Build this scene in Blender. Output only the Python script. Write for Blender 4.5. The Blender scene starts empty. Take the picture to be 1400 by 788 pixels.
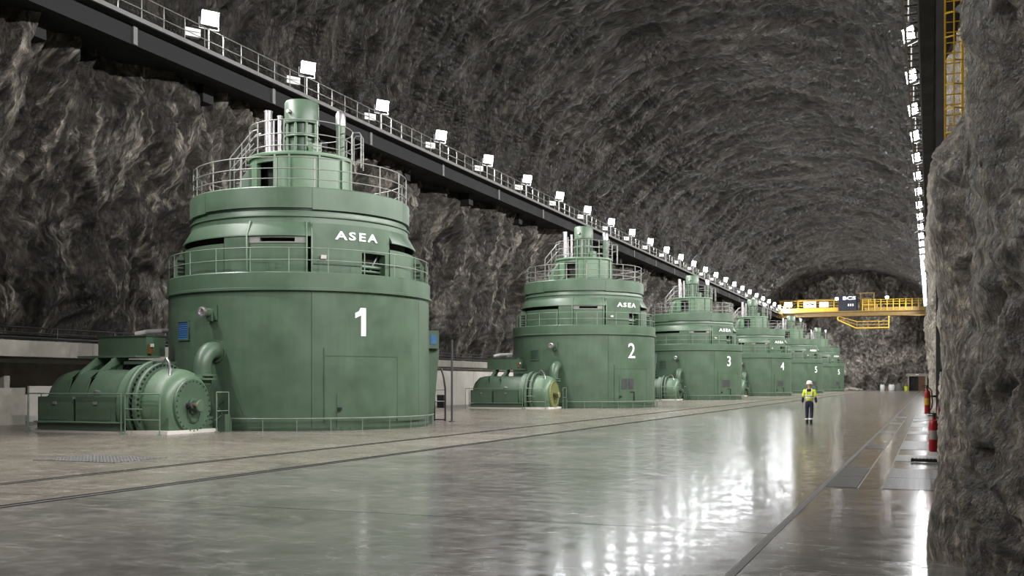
import bpy, bmesh, math, random
import numpy as np
from mathutils import Vector, Matrix
random.seed(7); np.random.seed(7)
PI = math.pi
SC = bpy.context.scene
COL = SC.collection

# ------------------------------------------------------------------ camera, world, exposure
cam_d = bpy.data.cameras.new('camera')
cam = bpy.data.objects.new('camera', cam_d); COL.objects.link(cam)
cam.location = (0, 0, 1.75)
cam.rotation_euler = (PI/2, 0, math.radians(21.80))
cam_d.sensor_width = 36.0
cam_d.lens = 36.0*1430/1400
cam_d.shift_y = 130/1400
cam_d.clip_start = 0.05; cam_d.clip_end = 600
cam_d.dof.use_dof = True; cam_d.dof.focus_distance = 45; cam_d.dof.aperture_fstop = 14
SC.camera = cam
w = bpy.data.worlds.new('cavern_air'); SC.world = w; w.use_nodes = True
w.node_tree.nodes['Background'].inputs[0].default_value = (0.6, 0.65, 0.7, 1)
w.node_tree.nodes['Background'].inputs[1].default_value = 0.02
SC.view_settings.view_transform = 'Standard'; SC.view_settings.look = 'None'
SC.view_settings.gamma = 1.0; SC.view_settings.use_curve_mapping = False
SC.view_settings.exposure = 0.0
LAMP = 165.0           # radiance of every floodlight glass seen off its beam
BEAM = 11000.0          # power of every floodlight beam
SC.cycles.max_bounces = 8; SC.cycles.diffuse_bounces = 5
SC.cycles.use_denoising = True

# ------------------------------------------------------------------ materials
def new_mat(name):
    m = bpy.data.materials.new(name); m.use_nodes = True
    nt = m.node_tree
    return m, nt, nt.nodes['Principled BSDF']
def N(nt, t, **kw):
    n = nt.nodes.new(t)
    for k, v in kw.items():
        if k in n.inputs.keys(): n.inputs[k].default_value = v
        else: setattr(n, k, v)
    return n
def ramp(nt, stops):
    r = nt.nodes.new('ShaderNodeValToRGB'); e = r.color_ramp.elements
    while len(e) > 1: e.remove(e[-1])
    e[0].position = stops[0][0]; e[0].color = (*stops[0][1], 1)
    for p, c in stops[1:]:
        k = e.new(p); k.color = (*c, 1)
    return r
def g3(v): return (v, v, v)

def paint(name, col, rough=0.4, var=0.18, metallic=0.0, scale=2.0, spec=0.5):
    m, nt, b = new_mat(name)
    tc = N(nt, 'ShaderNodeTexCoord')
    n = N(nt, 'ShaderNodeTexNoise', Scale=scale, Detail=6.0, Roughness=0.65)
    nt.links.new(tc.outputs['Object'], n.inputs['Vector'])
    lo = tuple(c*(1-var) for c in col); hi = tuple(min(1, c*(1+var)) for c in col)
    r = ramp(nt, [(0.3, lo), (0.7, hi)])
    nt.links.new(n.outputs[0], r.inputs[0]); nt.links.new(r.outputs[0], b.inputs['Base Color'])
    r2 = ramp(nt, [(0.3, g3(rough*0.8)), (0.7, g3(min(1, rough*1.25)))])
    nt.links.new(n.outputs[0], r2.inputs[0]); nt.links.new(r2.outputs[0], b.inputs['Roughness'])
    b.inputs['Metallic'].default_value = metallic
    b.inputs['Specular IOR Level'].default_value = spec
    return m
def glow(name, col, strength):
    m, nt, b = new_mat(name)
    b.inputs['Base Color'].default_value = (0.8, 0.8, 0.8, 1)
    b.inputs['Emission Color'].default_value = (*col, 1)
    b.inputs['Emission Strength'].default_value = strength
    return m

def green_paint(name, col):
    # machine enamel: broad tone drift, vertical dirt runs and a few worn pale scratches
    m, nt, b = new_mat(name)
    tc = N(nt, 'ShaderNodeTexCoord')
    n = N(nt, 'ShaderNodeTexNoise', Scale=0.9, Detail=5.0, Roughness=0.6)
    nt.links.new(tc.outputs['Object'], n.inputs['Vector'])
    r = ramp(nt, [(0.3, tuple(c*0.84 for c in col)), (0.72, tuple(c*1.14 for c in col))])
    nt.links.new(n.outputs[0], r.inputs[0])
    mp = N(nt, 'ShaderNodeMapping'); mp.inputs['Scale'].default_value = (5, 5, 0.35)
    nt.links.new(tc.outputs['Object'], mp.inputs['Vector'])
    n2 = N(nt, 'ShaderNodeTexNoise', Scale=1.0, Detail=4.0)
    nt.links.new(mp.outputs[0], n2.inputs['Vector'])
    r2 = ramp(nt, [(0.35, g3(0.93)), (0.6, g3(1.0))])
    nt.links.new(n2.outputs[0], r2.inputs[0])
    mx = N(nt, 'ShaderNodeMixRGB', blend_type='MULTIPLY'); mx.inputs[0].default_value = 1
    nt.links.new(r.outputs[0], mx.inputs[1]); nt.links.new(r2.outputs[0], mx.inputs[2])
    n3 = N(nt, 'ShaderNodeTexNoise', Scale=3.0, Detail=8.0, Roughness=0.75, Distortion=1.5)
    nt.links.new(tc.outputs['Object'], n3.inputs['Vector'])
    r3 = ramp(nt, [(0.69, g3(0)), (0.76, g3(0.35))])
    nt.links.new(n3.outputs[0], r3.inputs[0])
    m2 = N(nt, 'ShaderNodeMixRGB'); m2.inputs[2].default_value = (0.30, 0.38, 0.31, 1)
    nt.links.new(r3.outputs[0], m2.inputs[0]); nt.links.new(mx.outputs[0], m2.inputs[1])
    nt.links.new(m2.outputs[0], b.inputs['Base Color'])
    rr = ramp(nt, [(0.3, g3(0.36)), (0.7, g3(0.52))])
    nt.links.new(n.outputs[0], rr.inputs[0]); nt.links.new(rr.outputs[0], b.inputs['Roughness'])
    return m

def rock(name, dark, mid, pale, stretch=(0.35, 1.0), scale=1.0, bump=0.25, rough=(0.35, 0.7), pale_pos=0.62, fine=1.0, vein=1.0, solid=False):
    # stretch: texture frequency along / across the grain of the rock face (UV map holds metres)
    m, nt, b = new_mat(name)
    uv = N(nt, 'ShaderNodeUVMap', uv_map='face')
    mp = N(nt, 'ShaderNodeMapping')
    mp.inputs['Scale'].default_value = (stretch[0]*scale, stretch[1]*scale, 1)
    if solid:
        uv = N(nt, 'ShaderNodeTexCoord'); mp.inputs['Scale'].default_value = (stretch[1]*scale, stretch[1]*scale, stretch[0]*scale)
        nt.links.new(uv.outputs['Object'], mp.inputs['Vector'])
    else: nt.links.new(uv.outputs[0], mp.inputs['Vector'])
    wn = N(nt, 'ShaderNodeTexNoise', Scale=0.6, Detail=3.0)
    nt.links.new(mp.outputs[0], wn.inputs['Vector'])
    wa = N(nt, 'ShaderNodeVectorMath', operation='MULTIPLY_ADD')
    wa.inputs[1].default_value = (1.2, 1.2, 1.2)
    nt.links.new(wn.outputs[1], wa.inputs[0]); nt.links.new(mp.outputs[0], wa.inputs[2])
    n1 = N(nt, 'ShaderNodeTexNoise', Scale=0.55, Detail=10.0, Roughness=0.66)
    nt.links.new(wa.outputs[0], n1.inputs['Vector'])
    n2 = N(nt, 'ShaderNodeTexNoise', Scale=1.6, Detail=9.0, Roughness=0.62)
    n2.noise_type = 'RIDGED_MULTIFRACTAL'
    nt.links.new(wa.outputs[0], n2.inputs['Vector'])
    r1 = ramp(nt, [(0.34, dark), (0.54, mid), (pale_pos, tuple(0.6*a+0.4*c for a, c in zip(mid, pale))), (0.82, pale)])
    nt.links.new(n1.outputs[0], r1.inputs[0])
    # thin pale mineral veins on the crests
    n5 = N(nt, 'ShaderNodeTexNoise', Scale=0.8*vein, Detail=7.0, Roughness=0.6, Distortion=0.6)
    nt.links.new(wa.outputs[0], n5.inputs['Vector'])
    s5 = N(nt, 'ShaderNodeMath', operation='SUBTRACT'); s5.inputs[1].default_value = 0.5
    nt.links.new(n5.outputs[0], s5.inputs[0])
    a5 = N(nt, 'ShaderNodeMath', operation='ABSOLUTE'); nt.links.new(s5.outputs[0], a5.inputs[0])
    r2 = ramp(nt, [(0.0, g3(0.85)), (0.012, g3(0.55)), (0.045, g3(0.0))])
    nt.links.new(a5.outputs[0], r2.inputs[0])
    r6 = ramp(nt, [(0.40, g3(0.05)), (0.62, g3(1))]); nt.links.new(wn.outputs[0], r6.inputs[0])
    m6 = N(nt, 'ShaderNodeMath', operation='MULTIPLY'); nt.links.new(r2.outputs[0], m6.inputs[0]); nt.links.new(r6.outputs[0], m6.inputs[1])
    mx = N(nt, 'ShaderNodeMixRGB'); mx.inputs[2].default_value = (*pale, 1)
    nt.links.new(m6.outputs[0], mx.inputs[0]); nt.links.new(r1.outputs[0], mx.inputs[1])
    n3 = N(nt, 'ShaderNodeTexNoise', Scale=5.0*fine, Detail=8.0, Roughness=0.7)
    nt.links.new(wa.outputs[0], n3.inputs['Vector'])
    r7 = ramp(nt, [(0.36, g3(0.35)), (0.52, g3(0.95)), (0.66, g3(2.4))])  # mineral speckle, its bright end raised to paint in wet highlights
    nt.links.new(n3.outputs[0], r7.inputs[0])
    v7 = N(nt, 'ShaderNodeVectorMath', operation='MULTIPLY')
    nt.links.new(mx.outputs[0], v7.inputs[0]); nt.links.new(r7.outputs[0], v7.inputs[1])
    nt.links.new(v7.outputs[0], b.inputs['Base Color'])
    ad = N(nt, 'ShaderNodeMath', operation='MULTIPLY_ADD'); ad.inputs[1].default_value = 0.5
    nt.links.new(n2.outputs[0], ad.inputs[0]); nt.links.new(n3.outputs[0], ad.inputs[2])
    bp = N(nt, 'ShaderNodeBump', Strength=1.0, Distance=bump)
    nt.links.new(ad.outputs[0], bp.inputs['Height']); nt.links.new(bp.outputs[0], b.inputs['Normal'])
    rr = ramp(nt, [(0.3, g3(rough[0])), (0.65, g3(rough[1]))])
    nt.links.new(n3.outputs[0], rr.inputs[0]); nt.links.new(rr.outputs[0], b.inputs['Roughness'])
    return m

def polished_floor(name, lo, hi, rough=(0.13, 0.30)):
    m, nt, b = new_mat(name)
    ge = N(nt, 'ShaderNodeNewGeometry')
    oi = N(nt, 'ShaderNodeObjectInfo')
    n = N(nt, 'ShaderNodeTexNoise', Scale=0.45, Detail=9.0, Roughness=0.68, Distortion=0.8)
    nt.links.new(ge.outputs['Position'], n.inputs['Vector'])
    r = ramp(nt, [(0.30, lo), (0.70, hi)])
    nt.links.new(n.outputs[0], r.inputs[0])
    # every slab was poured with a slightly different tone
    hs = N(nt, 'ShaderNodeMapRange'); hs.inputs['To Min'].default_value = 0.88; hs.inputs['To Max'].default_value = 1.12
    nt.links.new(oi.outputs['Random'], hs.inputs['Value'])
    mv = N(nt, 'ShaderNodeVectorMath', operation='SCALE')
    nt.links.new(r.outputs[0], mv.inputs[0]); nt.links.new(hs.outputs[0], mv.inputs['Scale'])
    # scuffs
    mp = N(nt, 'ShaderNodeMapping'); mp.inputs['Scale'].default_value = (0.7, 1.8, 1); mp.inputs['Rotation'].default_value = (0, 0, -0.3)
    nt.links.new(ge.outputs['Position'], mp.inputs['Vector'])
    n2 = N(nt, 'ShaderNodeTexNoise', Scale=1.0, Detail=10.0, Roughness=0.75, Distortion=1.2)
    nt.links.new(mp.outputs[0], n2.inputs['Vector'])
    r2 = ramp(nt, [(0.52, g3(0)), (0.72, g3(0.32))])
    nt.links.new(n2.outputs[0], r2.inputs[0])
    mx = N(nt, 'ShaderNodeMixRGB'); mx.inputs[2].default_value = (0.36, 0.35, 0.32, 1)
    nt.links.new(r2.outputs[0], mx.inputs[0]); nt.links.new(mv.outputs[0], mx.inputs[1])
    # thin wandering scratches and old paint lines
    n5 = N(nt, 'ShaderNodeTexNoise', Scale=0.55, Detail=3.0, Roughness=0.45)
    nt.links.new(mp.outputs[0], n5.inputs['Vector'])
    s5 = N(nt, 'ShaderNodeMath', operation='SUBTRACT'); s5.inputs[1].default_value = 0.5; nt.links.new(n5.outputs[0], s5.inputs[0])
    a5 = N(nt, 'ShaderNodeMath', operation='ABSOLUTE'); nt.links.new(s5.outputs[0], a5.inputs[0])
    r5 = ramp(nt, [(0.0, g3(0.22)), (0.003, g3(0.14)), (0.008, g3(0))]); nt.links.new(a5.outputs[0], r5.inputs[0])
    m5 = N(nt, 'ShaderNodeMixRGB'); m5.inputs[2].default_value = (0.42, 0.41, 0.38, 1)
    nt.links.new(r5.outputs[0], m5.inputs[0]); nt.links.new(mx.outputs[0], m5.inputs[1])
    nt.links.new(m5.outputs[0], b.inputs['Base Color'])
    n3 = N(nt, 'ShaderNodeTexNoise', Scale=3.5, Detail=8.0, Roughness=0.7)
    nt.links.new(ge.outputs['Position'], n3.inputs['Vector'])
    rr = ramp(nt, [(0.35, g3(rough[0])), (0.68, g3(rough[1]))])
    nt.links.new(n3.outputs[0], rr.inputs[0])
    ra = N(nt, 'ShaderNodeMath', operation='MULTIPLY_ADD'); ra.inputs[1].default_value = 0.22
    nt.links.new(r2.outputs[0], ra.inputs[0]); nt.links.new(rr.outputs[0], ra.inputs[2]); nt.links.new(ra.outputs[0], b.inputs['Roughness'])
    n4 = N(nt, 'ShaderNodeTexNoise', Scale=16.0, Detail=4.0)
    nt.links.new(ge.outputs['Position'], n4.inputs['Vector'])
    bp = N(nt, 'ShaderNodeBump', Strength=0.25, Distance=0.004)
    nt.links.new(n4.outputs[0], bp.inputs['Height']); nt.links.new(bp.outputs[0], b.inputs['Normal'])
    b.inputs['Specular IOR Level'].default_value = 0.24
    return m

M = {}
M['green'] = green_paint('machine_green', (0.058, 0.098, 0.062))
M['green_dark'] = green_paint('deep_green', (0.031, 0.060, 0.039))
M['green_pale'] = green_paint('light_green', (0.080, 0.136, 0.083))
M['green_yellow'] = green_paint('yellowed_green', (0.15, 0.16, 0.055))
M['shade_fill'] = paint('painted_shade', (0.012, 0.014, 0.012), 0.8)  # near-black paint standing for the shade inside openings
M['steel'] = paint('galvanised_steel', (0.19, 0.195, 0.18), 0.5, metallic=0.3)
M['steel_dark'] = paint('dark_steel', (0.07, 0.07, 0.075), 0.45, metallic=0.4)
M['silver'] = paint('polished_metal', (0.36, 0.345, 0.36), 0.38, metallic=0.9)
M['rail_green'] = paint('rail_green', (0.11, 0.17, 0.12), 0.4)
M['rail_pale'] = paint('rail_pale', (0.14, 0.18, 0.14), 0.5)
M['white'] = paint('white_paint', (0.78, 0.78, 0.78), 0.4, 0.05)
M['mark'] = paint('white_lettering', (0.9, 0.9, 0.9), 0.5, 0.03)
M['blue'] = paint('blue_louvre', (0.03, 0.10, 0.24), 0.4)
M['black'] = paint('black_metal', (0.012, 0.012, 0.013), 0.45)
M['red'] = paint('red_enamel', (0.30, 0.012, 0.015), 0.3)
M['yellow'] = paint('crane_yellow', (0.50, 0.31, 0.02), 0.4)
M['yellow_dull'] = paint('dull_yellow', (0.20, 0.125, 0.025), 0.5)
M['girder_yellow'] = paint('brownish_yellow', (0.13, 0.08, 0.018), 0.5)  # darker, browner yellow for the main girders
M['navy'] = paint('navy_cabin', (0.006, 0.008, 0.02), 0.35)
M['concrete'] = paint('concrete', (0.30, 0.285, 0.25), 0.8, 0.25, scale=1.2)
M['plaster'] = paint('pale_plaster', (0.50, 0.48, 0.44), 0.75, 0.12, scale=0.8)
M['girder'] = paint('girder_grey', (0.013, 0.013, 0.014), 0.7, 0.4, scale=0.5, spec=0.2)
M['edge'] = paint('deck_edge_grey', (0.12, 0.12, 0.12), 0.55, 0.2)
M['brown'] = paint('brown_wood', (0.12, 0.055, 0.02), 0.5)
M['glow'] = glow('floodlight_glass', (0.96, 0.98, 1.0), LAMP)
M['glow_small'] = glow('lamp_glass', (0.96, 0.98, 1.0), 60)
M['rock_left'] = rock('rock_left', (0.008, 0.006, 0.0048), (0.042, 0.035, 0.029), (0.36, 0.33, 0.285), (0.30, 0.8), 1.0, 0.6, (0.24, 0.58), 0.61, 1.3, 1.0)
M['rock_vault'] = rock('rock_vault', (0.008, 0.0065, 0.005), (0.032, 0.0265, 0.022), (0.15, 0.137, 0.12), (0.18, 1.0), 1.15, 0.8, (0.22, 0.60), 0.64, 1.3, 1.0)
M['rock_end'] = rock('rock_end', (0.05, 0.044, 0.040), (0.17, 0.155, 0.138), (0.42, 0.39, 0.35), (0.45, 0.6), 0.55, 1.2, (0.4, 0.7), 0.6)
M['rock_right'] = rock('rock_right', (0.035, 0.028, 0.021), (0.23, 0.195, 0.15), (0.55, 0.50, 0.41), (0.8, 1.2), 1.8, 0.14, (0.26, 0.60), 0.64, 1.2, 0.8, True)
M['floor'] = polished_floor('polished_concrete', (0.082, 0.077, 0.069), (0.205, 0.193, 0.174), (0.09, 0.24))
M['floor_pale'] = polished_floor('worn_concrete', (0.105, 0.092, 0.075), (0.20, 0.18, 0.15), (0.14, 0.32))
M['floor_under'] = paint('joint_filler', (0.34, 0.325, 0.29), 0.8)
M['groove'] = paint('rail_groove', (0.014, 0.012, 0.010), 0.9, 0.3, scale=6, spec=0.05)
M['hivis'] = paint('hi_vis_yellow', (0.62, 0.72, 0.03), 0.7, 0.06)
M['cloth_navy'] = paint('navy_cloth', (0.010, 0.014, 0.04), 0.85)
M['cloth_black'] = paint('black_cloth', (0.012, 0.012, 0.012), 0.85)
M['reflect'] = paint('reflective_tape', (0.7, 0.72, 0.7), 0.35, 0.03)
M['skin'] = paint('skin', (0.45, 0.25, 0.17), 0.5, 0.05)
M['sack'] = paint('white_sack', (0.75, 0.75, 0.76), 0.8, 0.05)
M['tarp'] = paint('grey_tarp', (0.10, 0.10, 0.10), 0.7)
M['rubble'] = paint('pale_rubble', (0.33, 0.31, 0.28), 0.8, 0.3)

def checker_plate():
    m, nt, b = new_mat('chequer_plate')
    ge = N(nt, 'ShaderNodeNewGeometry')
    mp = N(nt, 'ShaderNodeMapping'); mp.inputs['Rotation'].default_value = (0, 0, 0.785); mp.inputs['Scale'].default_value = (16, 16, 1)
    nt.links.new(ge.outputs['Position'], mp.inputs['Vector'])
    ch = N(nt, 'ShaderNodeTexVoronoi', Scale=1.0); ch.inputs['Randomness'].default_value = 0.0
    nt.links.new(mp.outputs[0], ch.inputs['Vector'])
    r = ramp(nt, [(0.2, g3(1)), (0.4, g3(0))]); nt.links.new(ch.outputs[0], r.inputs[0])
    bp = N(nt, 'ShaderNodeBump', Strength=1.0, Distance=0.01)
    nt.links.new(r.outputs[0], bp.inputs['Height']); nt.links.new(bp.outputs[0], b.inputs['Normal'])
    b.inputs['Base Color'].default_value = (0.055, 0.053, 0.05, 1)
    b.inputs['Roughness'].default_value = 0.30
    return m
M['chequer'] = checker_plate()

# ------------------------------------------------------------------ mesh helpers
class MB:
    def __init__(s): s.v = []; s.f = []
    def add(s, vs, fs):
        o = len(s.v); s.v += [tuple(p) for p in vs]; s.f += [tuple(i+o for i in q) for q in fs]; return s
    def box(s, x0, x1, y0, y1, z0, z1, T=None):
        vs = [(x, y, z) for z in (z0, z1) for x, y in ((x0, y0), (x1, y0), (x1, y1), (x0, y1))]
        if T: vs = [T @ Vector(p) for p in vs]
        return s.add(vs, [(3, 2, 1, 0), (4, 5, 6, 7), (0, 1, 5, 4), (1, 2, 6, 5), (2, 3, 7, 6), (3, 0, 4, 7)])
    def cyl(s, p0, p1, r0, r1=None, n=12):
        r1 = r0 if r1 is None else r1
        p0 = Vector(p0); p1 = Vector(p1); d = (p1-p0).normalized()
        a = d.orthogonal().normalized(); b = d.cross(a)
        vs = []
        for p, r in ((p0, r0), (p1, r1)):
            for i in range(n):
                t = 2*PI*i/n; vs.append(p + r*(a*math.cos(t)+b*math.sin(t)))
        fs = [(i, (i+1) % n, n+(i+1) % n, n+i) for i in range(n)] + [tuple(range(n-1, -1, -1)), tuple(range(n, 2*n))]
        return s.add(vs, fs)
    def tube(s, path, r, n=6, closed=False):
        P = [Vector(p) for p in path]; k = len(P); rings = []
        up = None
        for i in range(k):
            a = P[i-1] if (i > 0 or closed) else P[i]; b = P[(i+1) % k] if (i < k-1 or closed) else P[i]
            d = (b-a).normalized()
            if up is None: up = d.orthogonal().normalized()
            up = (up - d*up.dot(d))
            up = up.normalized() if up.length > 1e-6 else d.orthogonal().normalized()
            q = d.cross(up)
            rings.append([P[i] + r*(up*math.cos(2*PI*j/n)+q*math.sin(2*PI*j/n)) for j in range(n)])
        vs = [p for ring in rings for p in ring]; fs = []
        for i in range(k if closed else k-1):
            for j in range(n):
                a = i*n; b = ((i+1) % k)*n
                fs.append((a+j, a+(j+1) % n, b+(j+1) % n, b+j))
        if not closed: fs += [tuple(range(n-1, -1, -1)), tuple(range((k-1)*n, k*n))]
        return s.add(vs, fs)
    def arc(s, a0, a1, prof, n=None, T=None):
        # sweep a closed (r,z) polygon about z from a0 to a1 degrees (closed ring when 360)
        full = abs(a1-a0) >= 359.9
        n = n or max(2, int(abs(a1-a0)/4)); m = len(prof); vs = []
        steps = n if full else n+1
        for i in range(steps):
            t = math.radians(a0+(a1-a0)*i/n); c, q = math.cos(t), math.sin(t)
            vs += [(r*c, r*q, z) for r, z in prof]
        if T: vs = [T @ Vector(p) for p in vs]
        fs = []
        for i in range(n):
            a = i*m; b = ((i+1) % steps)*m
            for j in range(m): fs.append((a+j, b+j, b+(j+1) % m, a+(j+1) % m))
        if not full: fs += [tuple(range(m-1, -1, -1)), tuple(range(n*m, n*m+m))]
        return s.add(vs, fs)
    def rev(s, prof, n=64, T=None, clampz=None):
        # open (r,z) profile about z; ends with r=0 are closed by a fan cap
        vs = []; m = len(prof)
        for i in range(n):
            t = 2*PI*i/n; c, q = math.cos(t), math.sin(t)
            vs += [(r*c, r*q, z) for r, z in prof]
        if T: vs = [T @ Vector(p) for p in vs]
        if clampz is not None: vs = [(p[0], p[1], max(p[2], clampz)) for p in vs]
        fs = []
        for i in range(n):
            a = i*m; b = ((i+1) % n)*m
            for j in range(m-1): fs.append((a+j, b+j, b+j+1, a+j+1))
        fs.append(tuple(i*m for i in range(n-1, -1, -1))); fs.append(tuple(i*m+m-1 for i in range(n)))
        return s.add(vs, fs)
    def prism(s, poly, ext):
        k = len(poly); e = Vector(ext); P = [Vector(p) for p in poly]
        vs = P + [p+e for p in P]
        fs = [(i, (i+1) % k, k+(i+1) % k, k+i) for i in range(k)] + [tuple(range(k-1, -1, -1)), tuple(range(k, 2*k))]
        return s.add(vs, fs)
    def ball(s, c, r, n=12, m=8, sq=(1, 1, 1)):
        vs = [(c[0], c[1], c[2]-r*sq[2])]
        for i in range(1, m):
            t = -PI/2+PI*i/m
            for j in range(n):
                q = 2*PI*j/n
                vs.append((c[0]+r*sq[0]*math.cos(t)*math.cos(q), c[1]+r*sq[1]*math.cos(t)*math.sin(q), c[2]+r*sq[2]*math.sin(t)))
        vs.append((c[0], c[1], c[2]+r*sq[2])); L = len(vs)-1
        fs = [(0, 1+(j+1) % n, 1+j) for j in range(n)]
        for i in range(m-2):
            for j in range(n):
                a = 1+i*n
                fs.append((a+j, a+(j+1) % n, a+n+(j+1) % n, a+n+j))
        a = 1+(m-2)*n
        fs += [(a+j, a+(j+1) % n, L) for j in range(n)]
        return s.add(vs, fs)
    def mesh(s, name, mat, ang=35):
        me = bpy.data.meshes.new(name); me.from_pydata(s.v, [], s.f)
        bm = bmesh.new(); bm.from_mesh(me); bmesh.ops.recalc_face_normals(bm, faces=bm.faces); bm.to_mesh(me); bm.free()
        if mat: me.materials.append(mat)
        if ang:
            for p in me.polygons: p.use_smooth = True
            me.set_sharp_from_angle(angle=math.radians(ang))
        me.update(); return me
    def build(s, name, mat, parent=None, ang=35, label=None, kind=None):
        return link(name, s.mesh(name, mat, ang), parent, label, kind)

def link(name, me, parent=None, label=None, kind=None):
    o = bpy.data.objects.new(name, me); COL.objects.link(o)
    if parent is not None: o.parent = parent
    if label: o['label'] = label
    if kind: o['kind'] = kind
    return o
def thing(name, label, cat, loc=(0, 0, 0), rz=0, group=None):
    o = bpy.data.objects.new(name, None); COL.objects.link(o); o.empty_display_size = 0.3
    o.location = loc; o.rotation_euler = (0, 0, rz); return tag(o, label, cat, group)
def tag(o, label, cat, group=None):
    o['label'] = label; o['category'] = cat
    if group: o['group'] = group
    elif 'group' in o: del o['group']
    return o
def structure(o): o['kind'] = 'structure'; return o
def copy_tree(o, parent=None, skip=()):
    c = o.copy(); COL.objects.link(c)
    if parent is not None: c.parent = parent
    for ch in KIDS.get(o.name, ()):
        if ch.name.split('.')[0] not in skip: copy_tree(ch, c, skip)
    return c
KIDS = {}
def index_children():
    KIDS.clear()
    for o in COL.objects:
        if o.parent: KIDS.setdefault(o.parent.name, []).append(o)
def circ(R, z, a0, a1, n):
    return [(R*math.cos(math.radians(a0+(a1-a0)*i/n)), R*math.sin(math.radians(a0+(a1-a0)*i/n)), z) for i in range(n+1)]
def P(R, a, z): return Vector((R*math.cos(math.radians(a)), R*math.sin(math.radians(a)), z))
RX = Matrix.Rotation(PI/2, 4, 'Y')        # z axis -> +x axis
ORD = ['first', 'second', 'third', 'fourth', 'fifth', 'sixth', 'seventh', 'eighth', 'ninth', 'tenth', 'eleventh', 'twelfth', 'thirteenth', 'fourteenth', 'fifteenth',
       'sixteenth', 'seventeenth', 'eighteenth', 'nineteenth', 'twentieth', 'twenty-first', 'twenty-second', 'twenty-third', 'twenty-fourth', 'twenty-fifth',
       'twenty-sixth', 'twenty-seventh', 'twenty-eighth', 'twenty-ninth', 'thirtieth']

def text_mesh(txt, height, xs=1.0, bold=0.0, extrude=0.01):
    cu = bpy.data.curves.new('t', 'FONT'); cu.body = txt; cu.offset = bold; cu.extrude = extrude; cu.resolution_u = 4
    o = bpy.data.objects.new('t', cu); COL.objects.link(o)
    dg = bpy.context.evaluated_depsgraph_get(); dg.update()
    me = o.evaluated_get(dg).to_mesh()
    V = np.array([v.co[:] for v in me.vertices]); F = [tuple(p.vertices) for p in me.polygons]
    o.evaluated_get(dg).to_mesh_clear(); bpy.data.objects.remove(o); bpy.data.curves.remove(cu)
    mn, mxx = V.min(0), V.max(0); k = height/(mxx[1]-mn[1])
    V[:, 0] = (V[:, 0]-(mn[0]+mxx[0])/2)*k*xs; V[:, 1] = (V[:, 1]-(mn[1]+mxx[1])/2)*k
    V[:, 2] = (V[:, 2]-mn[2])
    return V, F
def curved_text(txt, height, R, phi, z, xs=1.0, bold=0.0):
    V, F = text_mesh(txt, height, xs, bold)
    a = math.radians(phi)+V[:, 0]/R; r = R+V[:, 2]
    m = MB(); m.v = list(zip(r*np.cos(a), r*np.sin(a), z+V[:, 1])); m.f = F
    return m.mesh('marking', M['mark'], None)

# ------------------------------------------------------------------ noise for the rock
_p = np.random.permutation(256); PERM = np.concatenate([_p, _p, _p])
_g = np.random.normal(size=(256, 3)); _g /= np.linalg.norm(_g, axis=1)[:, None]
def pn(x, y, z=0.0):
    x = np.asarray(x, float); y = np.asarray(y, float); z = np.zeros_like(x)+z
    xi, yi, zi = np.floor(x).astype(int), np.floor(y).astype(int), np.floor(z).astype(int)
    xf, yf, zf = x-xi, y-yi, z-zi
    fd = lambda t: t*t*t*(t*(t*6-15)+10)
    u, v, w_ = fd(xf), fd(yf), fd(zf); out = 0
    for i in (0, 1):
        for j in (0, 1):
            for k in (0, 1):
                g = _g[PERM[PERM[PERM[(xi+i) & 255]+((yi+j) & 255)]+((zi+k) & 255)]]
                d = g[..., 0]*(xf-i)+g[..., 1]*(yf-j)+g[..., 2]*(zf-k)
                out = out + d*(u if i else 1-u)*(v if j else 1-v)*(w_ if k else 1-w_)
    return out*1.6
def ridge(x, y, z=0.0): return 1-2*np.abs(pn(x, y, z))
def sstep(a, b, x):
    t = np.clip((x-a)/(b-a), 0, 1); return t*t*(3-2*t)
def graded(start, stop, first, rate, ref=0.0):
    ys = [start]
    while ys[-1] < stop: ys.append(ys[-1]+max(first, rate*(ys[-1]-ref)))
    return np.array(ys)
def grid_object(name, X, Y, Z, U, Vv, mat):
    nr, nc = X.shape
    me = bpy.data.meshes.new(name)
    co = np.stack([X, Y, Z], -1).reshape(-1, 3)
    idx = np.arange(nr*nc).reshape(nr, nc)
    q = np.stack([idx[:-1, :-1], idx[:-1, 1:], idx[1:, 1:], idx[1:, :-1]], -1).reshape(-1, 4)
    me.vertices.add(len(co)); me.vertices.foreach_set('co', co.ravel())
    me.loops.add(q.size); me.loops.foreach_set('vertex_index', q.ravel().astype(np.int32))
    me.polygons.add(len(q)); me.polygons.foreach_set('loop_start', np.arange(0, q.size, 4, dtype=np.int32))
    me.polygons.foreach_set('loop_total', np.full(len(q), 4, np.int32))
    me.update(calc_edges=True)
    uv = me.uv_layers.new(name='face')
    uvs = np.stack([U, Vv], -1).reshape(-1, 2)[q.ravel()]
    uv.data.foreach_set('uv', uvs.ravel())
    me.polygons.foreach_set('use_smooth', np.ones(len(q), bool))
    me.materials.append(mat); me.validate()
    return structure(link(name, me))

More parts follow.
